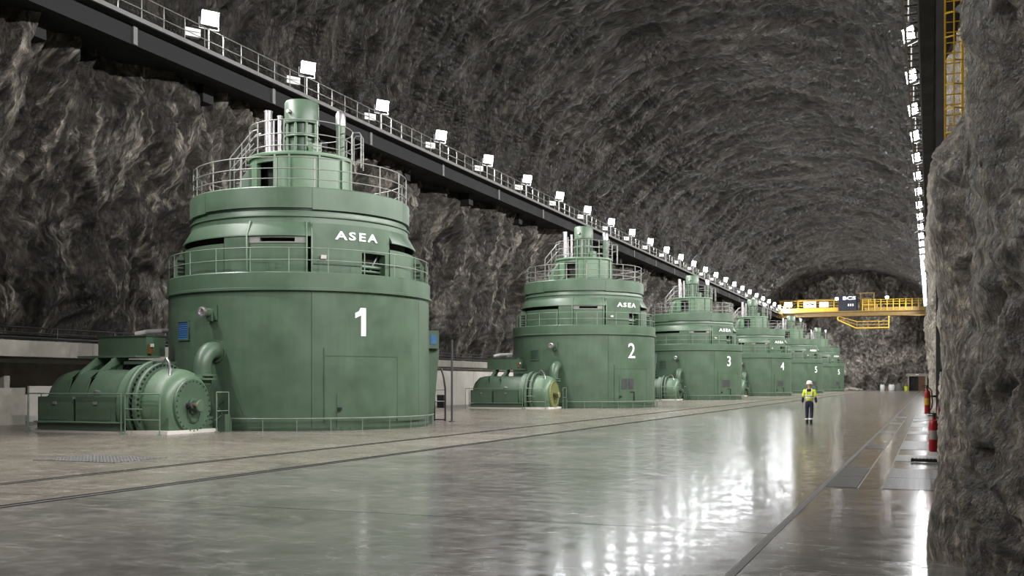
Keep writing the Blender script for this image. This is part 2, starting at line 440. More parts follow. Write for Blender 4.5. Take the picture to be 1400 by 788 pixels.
# ------------------------------------------------------------------ the cavern
YB, YE = -45.0, 262.0
def build_left_wall():
    ys = np.concatenate([np.linspace(YB, 24, 60)[:-1], graded(24, YE+2, 0.10, 0.0030)])
    zs = np.concatenate([np.linspace(3.3, 17.9, 150)])
    Yg, Zg = np.meshgrid(ys, zs)
    base = -36.6 + 2.6*sstep(4, 17, Zg)
    wy = Yg + 1.8*pn(Yg*.13, Zg*.12, 3.1) + 0.6*pn(Yg*.45, Zg*.35, 7.7)
    d = 1.5*pn(wy*.10, Zg*.07, 0.3) + 1.35*(ridge(wy*.20, Zg*.085, 1.2)-.45) + .62*(ridge(wy*.48, Zg*.22, 2.6)-.45)
    d += .40*(ridge(wy*1.05, Zg*.5, 4.4)-.45) + .24*(ridge(wy*2.1, Zg*1.1, 5.5)-.45) + .12*(ridge(wy*4.5, Zg*2.6, 6.6)-.4)
    d *= sstep(3.2, 6.0, Zg)*0.75+0.25
    d = np.minimum(d, 1.7)
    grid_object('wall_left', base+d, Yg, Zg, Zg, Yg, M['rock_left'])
def build_vault():
    ys = np.concatenate([np.linspace(YB, 40, 70)[:-1], graded(40, YE+2, 0.16, 0.0032)])
    th = np.linspace(0, PI, 330)                     # 0 = left spring
    Yg, T = np.meshgrid(ys, th)
    a, b = 17.5, 10.8
    s = T*14.6
    cx, cz = -16.8 - a*np.cos(T), 17.4 + b*np.sin(T)
    nx, nz = np.cos(T)/a, -np.sin(T)/b               # inward normal
    L = np.hypot(nx, nz); nx, nz = nx/L, nz/L
    q = Yg + .38*s + 1.6*pn(Yg*.11, s*.10, 3.3) + .6*pn(Yg*.4, s*.25, 9.1)
    d = .9*pn(Yg*.07, s*.09, .7) + .75*(ridge(q*.17, s*.06, 1.9)-.45) + .55*(ridge(q*.42, s*.13, 2.2)-.45)
    d += .50*(ridge(q*.95, s*.22, 4.1)-.45) + .30*(ridge(q*1.9, s*.45, 5.9)-.45) + .13*(ridge(q*3.8, s*1.0, 6.2)-.4)
    edge = sstep(0, .12, T)*sstep(0, .12, PI-T)
    d = d*(.25+.75*edge)
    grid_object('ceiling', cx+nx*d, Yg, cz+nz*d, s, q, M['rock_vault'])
def right_x(Y, Z):
    low = np.interp(Y, [-50, -4, 0, 2, 3.4, 4.25, 4.75, 5.1, 5.6, 7.0, 9.0, 9.9, 12.2, 13.6, 18, 27, 33, 44, 60, 300],
                       [1.6, 1.3, .95, .72, .55, .36, .215, .215, .62, .80, .74, .66, .42, .36, .30, .26, .34, .22, .16, .10])
    high = np.interp(Y, [-50, 3, 4.4, 5.2, 9, 13, 15, 38, 50, 300], [1.6, .6, .34, .30, .9, .9, 1.9, 1.9, .7, .5])
    k = np.where(Y > 12, sstep(3.7, 5.4, Z), sstep(4.2, 7.5, Z))
    k = np.where(Y > 44, sstep(9, 17, Z), k)
    x = low*(1-k)+high*k
    XA = np.interp(Z, [-.2, .05, .5, 1.2, 1.92, 2.5, 3.06, 3.35, 3.78, 3.9, 4.37, 4.63, 4.95, 5.5, 8, 18],
                      [-.01, 0.0, .04, .126, .16, .125, .06, .035, .04, .10, .34, .36, .34, .45, .9, 1.2])
    lean = np.interp(Z, [0, 1.5, 2.6, 3.4, 4.2, 6], [.35, .1, .1, -.45, -.3, .2])     # the boulder on top hangs forward, the foot spreads
    wA = sstep(10.0, 10.95, Y-lean)*(1-sstep(11.5, 12.9, Y))
    return x*(1-wA)+XA*wA
def build_right_wall():
    ys = np.concatenate([np.linspace(YB, 2.0, 40)[:-1], graded(2.0, 13, 0.012, 0.0030)[:-1], graded(13, YE+2, 0.05, 0.0052)])
    zs = np.concatenate([np.linspace(-.05, 6, 230)[:-1], np.linspace(6, 18.2, 120)])
    Yg, Zg = np.meshgrid(ys, zs)
    x = right_x(Yg, Zg)
    amp = np.clip(Yg, 2.5, 60)/60
    wy = Yg+.25*pn(Yg*.8, Zg*.7, 2.4)
    lv = np.log(np.clip(Yg, 2, 400))
    far = sstep(12, 18, Yg)
    d = far*(.50*amp**.9*pn(lv*3.4, Zg*.33, .4) + .26*amp**.8*(ridge(lv*9, Zg*.8, 1.7)-.4))
    d += far*(.10*amp**.75*(ridge(lv*22+.6*pn(lv*9, Zg*1.5, 8), Zg*2.0, 3.3)-.4)+.05*amp**.75*pn(lv*55, Zg*4.5, 4.8)+.022*amp**.6*(ridge(lv*120, Zg*10, 5.1)-.4))
    # near rock: relief evaluated in space so that faces turned to the hall's near end are not stretched
    wz = Zg+.22*pn(Yg*1.1, Zg*.9, 5.4); q = x*1.6+Yg
    nr = 1-sstep(12.5, 17, Yg)
    b = .10*(ridge(q*.75, wz*.45, x*.9+1.3)-.4)+.075*(ridge(q*1.7, wz*1.05, x*1.7+2.8)-.4)+.060*(ridge(q*3.7, wz*2.6, x*3.6+3.7)-.4)
    b += .036*(ridge(q*8, wz*6, x*8+4.2)-.4)+.018*(ridge(q*17, wz*14, x*16+5.2)-.4)
    crest = np.exp(-np.abs((Yg-11.2)/.75)**4)*(1-.0*Zg)
    nb = nr*b*(1-.62*crest)
    nb = nb*(1+.5*(1-sstep(4.3, 4.8, Yg)))*(1-.4*np.exp(-((Yg-4.95)/.3)**2))
    d += nb
    d = np.where((Yg > 7) & (Yg < 42), d - sstep(3.7, 4.6, Zg)*np.maximum(d, 0)*.85, d)
    yo = nr*(.10*pn(wz*1.3, q*1.2, 6.6)+.05*(ridge(wz*2.6, q*2.2, 7.7)-.4)+.022*(ridge(wz*6, q*5, 8.8)-.4))
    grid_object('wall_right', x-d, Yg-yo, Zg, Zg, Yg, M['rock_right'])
def build_end_walls():
    for nm, y0, sgn, n1, n2 in (('wall_back', YE, -1, 200, 170), ('wall_front', YB+.5, 1, 40, 30)):
        xs = np.linspace(-39, 3, n1); zs = np.linspace(-.1, 29.5, n2)
        Xg, Zg = np.meshgrid(xs, zs)
        d = 2.0*pn(Xg*.11, Zg*.11, .2)+1.6*(ridge(Xg*.16, Zg*.13, 1.1)-.4)+.9*(ridge(Xg*.38, Zg*.3, 2.3)-.4)+.45*(ridge(Xg*.9, Zg*.75, 3.3)-.4)+.2*pn(Xg*2.2, Zg*2, 4.1)
        d = np.clip(d, -1.5, 2.2)
        doorway = sstep(-7.2, -5.2, Xg)*(1-sstep(4.2, 6.0, Zg))
        d = d*(1-doorway) - .3*doorway
        grid_object(nm, Xg, y0+sgn*d, Zg, Zg, Xg, M['rock_end'])
build_left_wall(); build_vault(); build_right_wall(); build_end_walls()

# floor: filler bed with poured slabs, chequer plates and two rail tracks on it
fl = structure(MB().box(-39, 2.5, YB, YE+3, -.5, -.004).build('floor', M['floor_under'], None, None))
rows = [y for y in np.arange(5.6-6.8*8, YE+3, 6.8)]
cols = [(-38.9, -25.0, 'floor_pale'), (-25.0, -15.05, 'floor_pale'), (-14.77, -12.34, 'floor_pale'), (-12.06, -1.72, 'floor')]
g = .015
slab_me = {}
for (x0, x1, mk) in cols:
    for y0 in rows:
        y1 = min(y0+6.8, YE+3)
        key = (x0, round(y1-y0, 2))
        if key not in slab_me: slab_me[key] = MB().box(x0+g, x1-g, g, y1-y0-g, -.02, 0).mesh('floor_slab', M[mk], None)
        o = link('floor_slab', slab_me[key], fl); o.location = (0, y0, 0)
for y0, y1 in ((YB, 5.0), (5.0, 18.3), (62.3, 110), (110, 170), (170, YE+3)):
    MB().box(-1.64, 2.4, y0+g, y1-g, -.02, 0).build('floor_slab', M['floor'], fl, None)
pl = [(-1.64, -1.14), (-1.12, -.76), (-.74, .9)]
for j in range(20):
    for i, (x0, x1) in enumerate(pl):
        mk = 'chequer' if (j % 3 == 0 and i == 2) or (j % 4 == 1 and i != 1) or (j == 0 and i == 0) else 'floor'
        MB().box(x0+.008, x1-.008, 18.3+j*2.2+.012, 18.3+(j+1)*2.2-.012, -.02, .0 if mk == 'floor' else .006).build('floor_plate', M[mk], fl, None)
MB().box(-1.715, -1.645, YB, YE, -.02, .004).build('edge_strip', M['edge'], fl, None)
for xa, xb in ((-15.03, -14.79), (-12.32, -12.08)):
    MB().box(xa, xb, YB, YE, -.004, -.002).build('track_groove', M['groove'], fl, None)
    xm = (xa+xb)/2
    MB().box(xm-.03, xm+.03, YB, YE, -.002, -.0).build('track_rail', M['steel_dark'], fl, None)
    for e in (xa, xb): MB().box(e-.025, e+.025, YB, YE, -.02, .002).build('track_edge', M['groove'], fl, None)
# round-holed grating panel let into the pale floor, left foreground
gr = MB()
for i in range(24): gr.box(-18.9+i*.1, -18.9+i*.1+.03, 18.0, 19.7, .0, .012)
for i in range(9): gr.box(-18.9, -16.57, 18.0+i*.21, 18.0+i*.21+.03, .0, .012)
o = gr.build('floor_grating', M['edge'], fl, None); o['label'] = 'grey steel grating panel let into the floor'; 

# ------------------------------------------------------------------ gallery along the left wall
ga = structure(MB().box(-39, -38.4, YB, YE, 0, 3.3).build('trim_1', M['concrete'], None, None)); ga['label'] = 'concrete gallery along the foot of the left rock wall'
MB().box(-38.4, -34.95, YB, YE, 3.32, 3.5).build('roof_slab', M['concrete'], ga, None)
for y0 in np.arange(YB, YE-4, 6.8):
    MB().box(-35.2, -34.9, y0+.01, y0+6.79, 2.85, 3.52).build('fascia_panel', M['concrete'], ga, None)
for y0 in np.arange(6.4, 33.4, 4.5):
    MB().box(-35.7, -35.5, y0+.01, y0+4.49, 0, 1.55).build('parapet_panel', M['concrete'], ga, None)
for y0 in np.arange(42, YE-4, 3.4):
    MB().box(-35.4, -35.2, y0+.02, y0+3.38, 0, 2.85).build('wall_panel', M['plaster'], ga, None)
for y0 in (33.7, 35.1, 36.5):
    MB().box(-35.7, -35.6, y0, y0+1.25, .1, 1.62).build('cupboard_door', M['plaster'], ga, None)
MB().box(-36.4, -36.1, 24, 38, 2.62, 2.78).build('cable_tray', M['plaster'], ga, None)
MB().box(-36.9, -36.6, 33.3, 33.6, 0, 3.3).build('column', M['concrete'], ga, None)
gp = thing('pipe_rail', 'dark pipes and railing running along the top of the concrete gallery', 'railing', (-34.98, 0, 3.52))
for z, r, x in ((.12, .07, 0), (.32, .035, 0), (.55, .035, 0), (.16, .1, -.3)):
    MB().cyl((x, 20, z), (x, YE-2, z), r, n=8).build('pipe', M['black'], gp)
pm = MB().box(-.03, .03, -.03, .03, 0, .56).mesh('post', M['black'], None)
for i in range(70): link('post', pm, gp).location = (0, 21+i*3.4, 0)
MB().cyl((.16, 60, -.55), (.16, YE-2, -.55), .05, n=8).build('pipe', M['black'], gp)

# ------------------------------------------------------------------ crane runway walkways on both sides
def walkway_left():
    t = thing('crane_walkway', 'dark crane runway girder with railed walkway along the left wall', 'walkway', (-30.6, 0, 16.0))
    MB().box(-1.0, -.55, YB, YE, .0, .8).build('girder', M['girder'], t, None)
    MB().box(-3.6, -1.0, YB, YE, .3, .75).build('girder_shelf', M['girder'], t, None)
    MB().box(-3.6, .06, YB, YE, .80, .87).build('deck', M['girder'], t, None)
    MB().box(-.02, .10, YB, YE, .78, .96).build('deck_edge', M['edge'], t, None, 'lighter grey toe board')
    st = MB().box(-.58, -.46, -.12, .12, .0, .78).mesh('bracket', M['edge'], None)
    for i in range(24): link('bracket', st, t).location = (0, 25+i*10.0, 0)
    sup = MB().box(-3.8, -1.7, -.4, .4, -.55, .3).mesh('corbel', M['girder'], None)
    for i in range(23): link('corbel', sup, t).location = (-.5, 21+i*10.5, 0)
    for z in (1.36, 1.9): MB().cyl((.03, YB, z), (.03, YE, z), .022, n=6).build('rail', M['steel'], t)
    MB().cyl((-2.1, YB, 1.95), (-2.1, YE, 1.95), .03, n=6).build('rail', M['yellow_dull'], t, label='dull yellow rear rail')
    MB().box(-2.3, -2.0, YB, YE, .87, 1.35).build('crane_rail', M['steel_dark'], t, None)
    me = MB().cyl((.03, 0, .87), (.03, 0, 1.9), .024, n=6).mesh('post', M['steel'])
    for i in range(170): link('post', me, t).location = (0, 28+i*1.36, 0)
    return t
walkway_left()
def walkway_right():
    t = thing('crane_walkway', 'crane runway girder with narrow walkway high on the right wall', 'walkway', (-.4, 0, 16.0))
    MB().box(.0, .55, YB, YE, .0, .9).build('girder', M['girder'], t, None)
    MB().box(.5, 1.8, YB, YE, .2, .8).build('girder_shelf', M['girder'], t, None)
    for x in (-.62, -.05): MB().box(x-.04, x+.04, YB, YE, .84, .96).build('deck_edge', M['edge'], t, None)
    me = MB().box(-.62, -.05, -.04, .04, .86, .92).mesh('deck_rung', M['edge'], None)
    for i in range(200): link('deck_rung', me, t).location = (0, 35+i*1.1, 0)
    for z in (1.36, 1.9): MB().cyl((-.62, YB, z), (-.62, YE, z), .022, n=6).build('rail', M['yellow_dull'], t)
    me = MB().cyl((-.62, 0, .9), (-.62, 0, 1.9), .024, n=6).mesh('post', M['yellow_dull'])
    for i in range(110): link('post', me, t).location = (0, 35+i*2.05, 0)
    return t
walkway_right()

# ------------------------------------------------------------------ floodlights
def make_flood(side, label):
    # origin on the walkway; face looks along local -Y after the yaw, tilted down a little
    t = thing('floodlight', label, 'light', (0, 0, 0))
    T = Matrix.Translation((0, 0, 1.78)) @ Matrix.Rotation(math.radians(12), 4, 'X')
    h = MB()
    b = [(-.40, -.10, -.31), (.40, -.10, -.31), (.40, -.10, .31), (-.40, -.10, .31)]
    k = [(-.26, .20, -.20), (.26, .20, -.20), (.26, .20, .20), (-.26, .20, .20)]
    h.add([T @ Vector(p) for p in b+k], [(0, 1, 2, 3), (4, 7, 6, 5), (0, 4, 5, 1), (1, 5, 6, 2), (2, 6, 7, 3), (3, 7, 4, 0)])
    h.build('housing', M['steel'], t, None)
    v = MB(); v.box(-.42, .42, -.20, -.08, .31, .335, T); v.box(-.42, -.40, -.16, -.08, -.31, .33, T); v.box(.40, .42, -.16, -.08, -.31, .33, T)
    v.build('visor', M['white'], t, None)
    MB().add([T @ Vector(p) for p in ((-.37, -.108, -.28), (.37, -.108, -.28), (.37, -.108, .28), (-.37, -.108, .28))], [(0, 1, 2, 3)]).build('lens', M['glow'], t, None, 'glowing white glass')
    li = bpy.data.lights.get('flood_beam')
    if li is None:
        li = bpy.data.lights.new('flood_beam', 'SPOT'); li.energy = BEAM; li.spot_size = math.radians(150); li.spot_blend = 1.0; li.shadow_soft_size = .22
        li.color = (1.0, 0.985, 0.96)
    lo = bpy.data.objects.new('flood_beam', li); COL.objects.link(lo); lo.parent = t
    lo.location = T @ Vector((0, -.36, 0)); lo.rotation_euler = (math.radians(90-24), 0, math.radians(180) + (math.radians(50) if side == 'left' else math.radians(-44)))
    y = MB(); y.tube([(-.46, 0, 1.78), (-.46, .02, 1.30), (.46, .02, 1.30), (.46, 0, 1.78)], .025, 6); y.cyl((0, .02, 0), (0, .02, 1.3), .035, n=8)
    y.build('bracket', M['white'], t)
    bx = MB(); s = -1 if side == 'left' else 1
    if side == 'right': return t
    bx.box(-.42+.75*s, .34+.75*s, -.05, .25, .80, 1.18); bx.build('ballast_box', M['white'], t, None)
    bb = MB(); bb.tube([(.75*s, .1, 1.18), (.75*s, .1, 1.36), (0, .05, 1.33)], .02, 6); bb.build('cable', M['black'], t)
    return t
def flood_row(side, x, y0, step, n, hidden, yaw):
    first = None
    index_children()
    for k in range(-hidden, n):  # negative places are unseen lamps added for their light
        if k < 0: lab = 'added white floodlight on the %s-hand walkway overhead, outside the picture' % side; grp = 'added floodlights outside the picture, %s side' % side
        else:
            lab = 'glowing white floodlight on the %s-hand walkway, %s from the nearest in view' % (side, ORD[k]); grp = 'floodlights along the %s walkway' % side
        if first is None:
            first = make_flood(side, lab); index_children(); o = first
        else: o = copy_tree(first)
        o.location = (x, y0+k*step, 16.87); o.rotation_euler = (0, 0, yaw); tag(o, lab, 'light', grp)
flood_row('left', -31.05, 39.8, 8.2, 26, 4, math.radians(58))
flood_row('right', -.86, 54.2, 7.45, 27, 6, math.radians(-52))

# ------------------------------------------------------------------ generators
CTR = [(-24.18, 37.0), (-24.0, 74.4), (-23.95, 112.5), (-23.0, 147.6), (-22.4, 186.2), (-22.0, 228.5)]
NUM = ['1', '2', '3', '4', '5', '5']
GLAB = ['largest green generator, nearest to the camera, marked with a white 1',
        'green generator marked with a white 2, second in the row',
        'green generator marked with a white 3, third in the row',
        'green generator marked with a white 4, fourth in the row',
        'green generator marked with a white 5, just behind generator 4',
        'green generator marked with a white 5, last and farthest of the row']
def make_generator():
    t = thing('generator', GLAB[0], 'generator')
    G = M['green']
    # lower drum: dark core with curved shell panels parted by narrow seams
    dr = MB().rev([(5.20, 0), (5.20, 5.15)], 96).build('drum', M['green_dark'], t)
    seams = [-128, -53, 3.8, 61, 118, 175, 232]
    for a, b in zip(seams[:-1], seams[1:]):
        MB().arc(a+.10, b-.10, [(5.18, .02), (5.25, .02), (5.25, 5.12), (5.18, 5.12)], 18).build('drum_panel', G, dr)
    MB().arc(0, 360, [(5.18, 0), (5.285, 0), (5.285, .1), (5.18, .1)], 96).build('foot_ring', M['green_dark'], dr)
    # big bolted access panel and the small door in it
    ac = MB().arc(-47.9, -13.6, [(5.24, .37), (5.266, .37), (5.266, 2.74), (5.24, 2.74)], 12).build('access_panel', G, t)
    MB().arc(-48.2, -47.95, [(5.24, .3), (5.275, .3), (5.275, 3.05), (5.24, 3.05)], 2).build('cover_strip', M['green_dark'], ac)
    fr = MB()
    for a0, a1, z0, z1 in ((-47.95, -13.55, 2.73, 2.76), (-13.7, -13.5, .3, 2.76)): fr.arc(a0, a1, [(5.25, z0), (5.272, z0), (5.272, z1), (5.25, z1)], 10)
    fr.build('joint', M['green_dark'], ac)
    # deck band with lip and walkway platform
    bd = MB().rev([(4.0, 5.12), (5.28, 5.12), (5.36, 5.14), (5.36, 5.22), (5.30, 5.24), (5.30, 5.78), (5.26, 5.82), (4.0, 5.82)], 96).build('deck_band', G, t)
    # upper body: core painted near-black as the shade in its openings, panels standing off it
    ub = MB().rev([(4.22, 5.8), (4.22, 7.8)], 64).build('upper_body', M['shade_fill'], t)
    def panel(a0, a1, z0, z1, r=4.56, mat=G, nm='body_panel', ri=4.40, r2=None):
        return MB().arc(a0, a1, [(ri, z0), (r, z0), (r2 or r, z1), (ri, z1)]).build(nm, mat, ub)
    pp = MB()
    for a0, a1, z0, z1 in ((-52, -27.6, 5.8, 7.72), (-13.1, -10, 5.8, 7.72), (-27.6, -13.1, 6.72, 7.72), (-27.6, -13.1, 5.8, 5.90)):
        pp.arc(a0, a1, [(4.3, z0), (4.60, z0), (4.60, z1), (4.3, z1)])
    pp.build('body_panel', G, ub)
    hp = MB(); hp.tube(circ(4.34, 6.22, -29, -12, 6), .07, 8); hp.tube(circ(4.32, 6.05, -29, -12, 6), .05, 8); hp.tube([P(4.3, -20, 6.1), P(4.34, -15, 6.7)], .04, 6)
    hp.build('inner_pipes', M['green'], ub)
    panel(-81.5, -55, 5.8, 6.93, 4.62); panel(-94.5, -82.3, 5.8, 7.22, 4.66); panel(-135, -95, 5.8, 6.98, 4.64)
    panel(-10, 23, 5.8, 6.96, 4.64); panel(37, 78, 5.8, 7.2, 4.58); panel(78.4, 140, 5.8, 6.9, 4.58); panel(140.4, 208, 5.8, 7.2, 4.58)
    vf = MB()
    for a0, a1, z0, z1 in ((-81.5, -55, 6.95, 7.0), (-81.5, -55, 7.15, 7.2), (-81.5, -76, 7.0, 7.15), (-60, -55, 7.0, 7.15)):
        vf.arc(a0, a1, [(4.35, z0), (4.63, z0), (4.63, z1), (4.35, z1)])
    vf.build('vent_frame', M['steel'], ub, label='greyish vent frame')
    for a in (-52.3, -82.0, -54.6): MB().arc(a-.35, a+.35, [(4.4, 5.8), (4.70, 5.8), (4.72, 7.25), (4.45, 7.8), (4.4, 7.8)], 2).build('rib', M['green_pale'], ub)
    # flared skirt above the vents (open in front of the lettered panel)
    sk = MB().arc(-9.5, 308, [(4.37, 7.80), (4.69, 7.27), (4.69, 7.21), (4.63, 7.21), (4.34, 7.7)], 80).build('skirt', G, ub)
    # louvre boxes on the platform
    for a in (-149, 30):
        lb = MB().arc(a-8, a+8, [(4.5, 5.82), (5.02, 5.82), (5.02, 6.62), (4.72, 7.0), (4.5, 7.0)], 4).build('louvre_box', M['green_pale'], ub)
        sl = MB(); e = a+8 if a < 0 else a-8
        s = 1 if a < 0 else -1
        for i in range(5): sl.arc(e, e+.4*s, [(4.62, 5.92+i*.17), (4.90, 5.92+i*.17), (4.90, 6.0+i*.17), (4.62, 6.0+i*.17)], 1)
        sl.build('louvre_slot_shade', M['shade_fill'], ub)  # near-black strips paint the shade of the slots
    vb = MB(); vb.box(-.1, .1, -.06, .06, -.07, .07, Matrix.Translation(P(4.66, -47, 6.45)) @ Matrix.Rotation(math.radians(43), 4, 'Z')); vb.build('junction_box', M['plaster'], ub)
    tr = MB(); tr.arc(-52, -28, [(4.6, 6.18), (4.63, 6.18), (4.63, 6.22), (4.6, 6.22)]); tr.build('trim_strip', M['green_dark'], ub)
    # neck and top ring
    MB().rev([(4.0, 7.64), (4.40, 7.66), (4.38, 7.95), (4.44, 7.97), (4.44, 8.01), (4.36, 8.03), (4.30, 8.30), (4.0, 8.30)], 96).build('neck', G, t)
    tp = MB().rev([(3.9, 8.24), (4.36, 8.24), (4.36, 9.02), (4.30, 9.06), (1.5, 9.10)], 96).build('top_ring', M['green_dark'], t)
    for i in range(6):
        a = -51.8+60*i
        MB().arc(a+.1, a+59.9, [(4.30, 8.30 if i == 5 else 8.25), (4.43, 8.30 if i == 5 else 8.25), (4.43, 9.04), (4.38, 9.08), (4.30, 9.08)], 16).build('ring_panel', G, tp)
    MB().rev([(4.36, 9.0), (4.36, 9.09), (1.5, 9.13)], 96).build('deck_plate', G, tp)
    # pedestal with an opening on the left
    pd = MB().rev([(1.55, 9.05), (1.55, 10.8)], 48).build('pedestal', M['shade_fill'], t)  # near-black core paints the shade inside the opening
    MB().arc(-89, 245, [(1.9, 9.1), (2.08, 9.1), (2.08, 10.8), (1.9, 10.8)], 72).build('pedestal_shell', M['green_pale'], pd)
    MB().arc(-115, -89, [(1.9, 10.55), (2.08, 10.55), (2.08, 10.8), (1.9, 10.8)]).build('opening_lintel', G, pd)
    MB().arc(-115, -89, [(1.9, 9.1), (2.08, 9.1), (2.08, 9.42), (1.9, 9.42)]).build('opening_sill', G, pd)
    MB().rev([(1.5, 10.78), (2.16, 10.78), (2.18, 10.86), (2.16, 10.92), (.4, 10.94)], 64).build('pedestal_top', M['green_pale'], pd)
    MB().arc(-85, 245, [(2.0, 9.08), (2.26, 9.08), (2.26, 9.40), (2.18, 9.44), (2.0, 9.44)], 72).build('pedestal_foot', G, pd)
    for a in (-86, -70, -38, -8, 14): MB().arc(a-1, a+1, [(2.0, 9.1), (2.16, 9.1), (2.16, 10.8), (2.0, 10.8)], 2).build('rib', M['green_pale'], pd)
    # curved hood on the left of the pedestal
    prof = [(1.85, 9.05), (2.75, 9.05), (2.62, 9.6), (2.38, 10.15), (2.08, 10.6), (1.85, 10.78)]
    MB().arc(-168, -132, prof, 5).build('hood', G, t)
    # exciter column
    MB().rev([(.4, 10.9), (.56, 10.9), (.56, 12.45), (.4, 12.45)], 32).build('column', M['green_dark'], t)
    cp = MB().rev([(.2, 12.42), (.72, 12.42), (.73, 12.5), (.70, 12.52), (.70, 13.28), (.66, 13.36), (.0, 13.40)], 40).build('column_cap', M['green'], t)
    MB().cyl(P(.68, -100, 12.85), P(.84, -100, 12.85), .08, n=10).build('knob', M['silver'], cp)
    cr = MB(); cr.rev([(.5, 11.86), (.72, 11.86), (.72, 11.93), (.5, 11.93)], 32); cr.rev([(.5, 11.0), (.76, 11.0), (.76, 11.1), (.5, 11.1)], 32)
    cr.build('column_ring', M['green_pale'], t)
    me = MB().cyl((.63, 0, 11.0), (.63, 0, 12.45), .06, n=8).mesh('column_rod', M['green_pale'])
    for i in range(9): link('column_rod', me, t).rotation_euler = (0, 0, i*2*PI/9)
    MB().box(-.2, .2, -.3, .0, 10.9, 11.5, Matrix.Translation(P(.75, -22, 0)) @ Matrix.Rotation(math.radians(68), 4, 'Z')).build('gauge_box', M['green_pale'], t, None)
    MB().cyl((1.5, .6, 10.9), (1.5, .6, 12.5), .19, n=16).build('stand_pipe', M['green'], t)
    MB().rev([(.21, 12.4), (.21, 12.85), (.15, 12.97), (.0, 13.0)], 16, Matrix.Translation((1.5, .6, 0))).build('stand_pipe_cap', M['silver'], t)
    for x, y, r, z1 in ((-1.28, -.52, .16, 12.95), (-.83, -.34, .11, 12.75), (-1.12, -.40, .07, 12.6)):
        q = MB(); q.cyl((x, y, 10.9), (x, y, z1), r, n=14); q.cyl((x, y, z1), (x, y, z1+.06), r*1.15, n=14); q.cyl((x, y, 11.2), (x, y, 11.28), r*1.2, n=14)
        q.build('metal_cylinder', M['silver'], t, label='bright metal cylinder')
    # railings
    def railing(R, z0, zs, a0, a1, posts, mat, nm, rr=.022, pr=.024):
        m = MB()
        full = abs(a1-a0) >= 360
        for z in zs:
            c = circ(R, z, a0, a1, 96 if full else max(8, int(abs(a1-a0)/4)))
            m.tube(c[:-1] if full else c, rr, 6, full)
        o = m.build(nm, mat, t)
        pm_ = MB().cyl((R, 0, z0), (R, 0, max(zs)), pr, n=6).mesh('post', mat)
        for a in posts: link('post', pm_, o).rotation_euler = (0, 0, math.radians(a))
        return o
    railing(4.30, 9.06, (10.2, 9.78, 9.40), 0, 360, [-50.5+i*360/19 for i in range(19)], M['steel'], 'deck_railing')
    railing(5.22, 5.80, (6.70, 6.26), 0, 360, [-61.9+i*15.65 for i in range(23)], M['rail_pale'], 'platform_railing', .018, .02)
    railing(2.10, 10.9, (12.16, 11.62, 11.15), -150, 170, [-150, -112, -76, -40, -12, 22, 60, 100, 135, 170], M['steel'], 'top_railing')
    railing(5.45, 0, (.45,), -87, 34, [-84.5+i*12.9 for i in range(10)], M['rail_pale'], 'foot_rail', .028, .018)
    # stair from the deck to the pedestal top
    d = Vector((-.928, -.371, 0)); n_ = Vector((.371, -.928, 0))
    st = thing_part = bpy.data.objects.new('stair', None); COL.objects.link(st); st.parent = t
    hr = MB()
    for s in (-.32, .32):
        o_ = n_*s
        hr.tube([o_+d*1.75+Vector((0, 0, 12.16)), o_+d*1.95+Vector((0, 0, 12.12)), o_+d*2.88+Vector((0, 0, 11.02)), o_+d*2.88+Vector((0, 0, 9.1))], .026, 6)
        hr.tube([o_+d*1.9+Vector((0, 0, 11.6)), o_+d*2.88+Vector((0, 0, 10.5))], .02, 6)
        hr.cyl(o_+d*2.4+Vector((0, 0, 10.0)), o_+d*2.4+Vector((0, 0, 11.58)), .02, n=6)
    hr.build('handrail', M['steel'], st)
    tm = MB().box(-.12, .12, -.33, .33, -.02, .02, Matrix.Rotation(math.radians(21.8), 4, 'Z')).mesh('tread', M['steel'], None)
    for i in range(7):
        link('tread', tm, st).location = d*(2.10+.14*i)+Vector((0, 0, 10.72-.25*i))
    # hooped rungs at the right edge
    hp = MB()
    tn = Vector((-.371, .928, 0)); rd = Vector((.928, .371, 0))
    for s in (-.3, .3):
        hp.tube([rd*2.12+tn*s+Vector((0, 0, 10.75)), rd*2.12+tn*s+Vector((0, 0, 11.95)), rd*2.2+tn*s+Vector((0, 0, 12.05)), rd*2.44+tn*s+Vector((0, 0, 12.05)), rd*2.5+tn*s+Vector((0, 0, 11.95)), rd*2.5+tn*s+Vector((0, 0, 10.6))], .026, 6)
        hp.tube([rd*2.12+tn*s+Vector((0, 0, 11.5)), rd*2.5+tn*s+Vector((0, 0, 11.6))], .018, 6)
    for z in (10.8, 11.2, 11.6): hp.tube([rd*2.5+tn*-.3+Vector((0, 0, z)), rd*2.5+tn*.3+Vector((0, 0, z))], .018, 6)
    hp.build('ladder_hoop', M['steel'], t)
    # fittings on the drum
    q = Matrix.Rotation(math.radians(-96), 4, 'Z') @ Matrix.Translation((5.25, 0, 4.27))
    pt = MB(); pt.box(0, .06, -.02, .34, -.2, .36, q); pt.box(.04, .16, -.05, .2, -.24, .1, q); pt.build('mount_plate', G, t, None)
    so = MB(); so.rev([(.0, .04), (.16, .04), (.16, .42), (.0, .42)], 16, q @ Matrix.Translation((0, .05, .08)) @ RX); so.build('stub_pipe', G, t)
    MB().rev([(.10, .41), (.20, .41), (.20, .5), (.13, .52), (.10, .44)], 16, q @ Matrix.Translation((0, .05, .08)) @ RX).build('pipe_ring', M['silver'], t)
    # elbow pipe
    pth = [(-.25, -5.1, 2.92), (-.22, -5.45, 2.95)]
    for i in range(9):
        a = PI/2*i/8
        pth.append((-.2, -5.5-.62*math.sin(a), 2.33+.62*math.cos(a)))
    pth += [(-.2, -6.12, 2.0), (-.2, -6.12, 1.7)]
    el = MB().tube(pth, .32, 16).build('elbow_pipe', G, t)
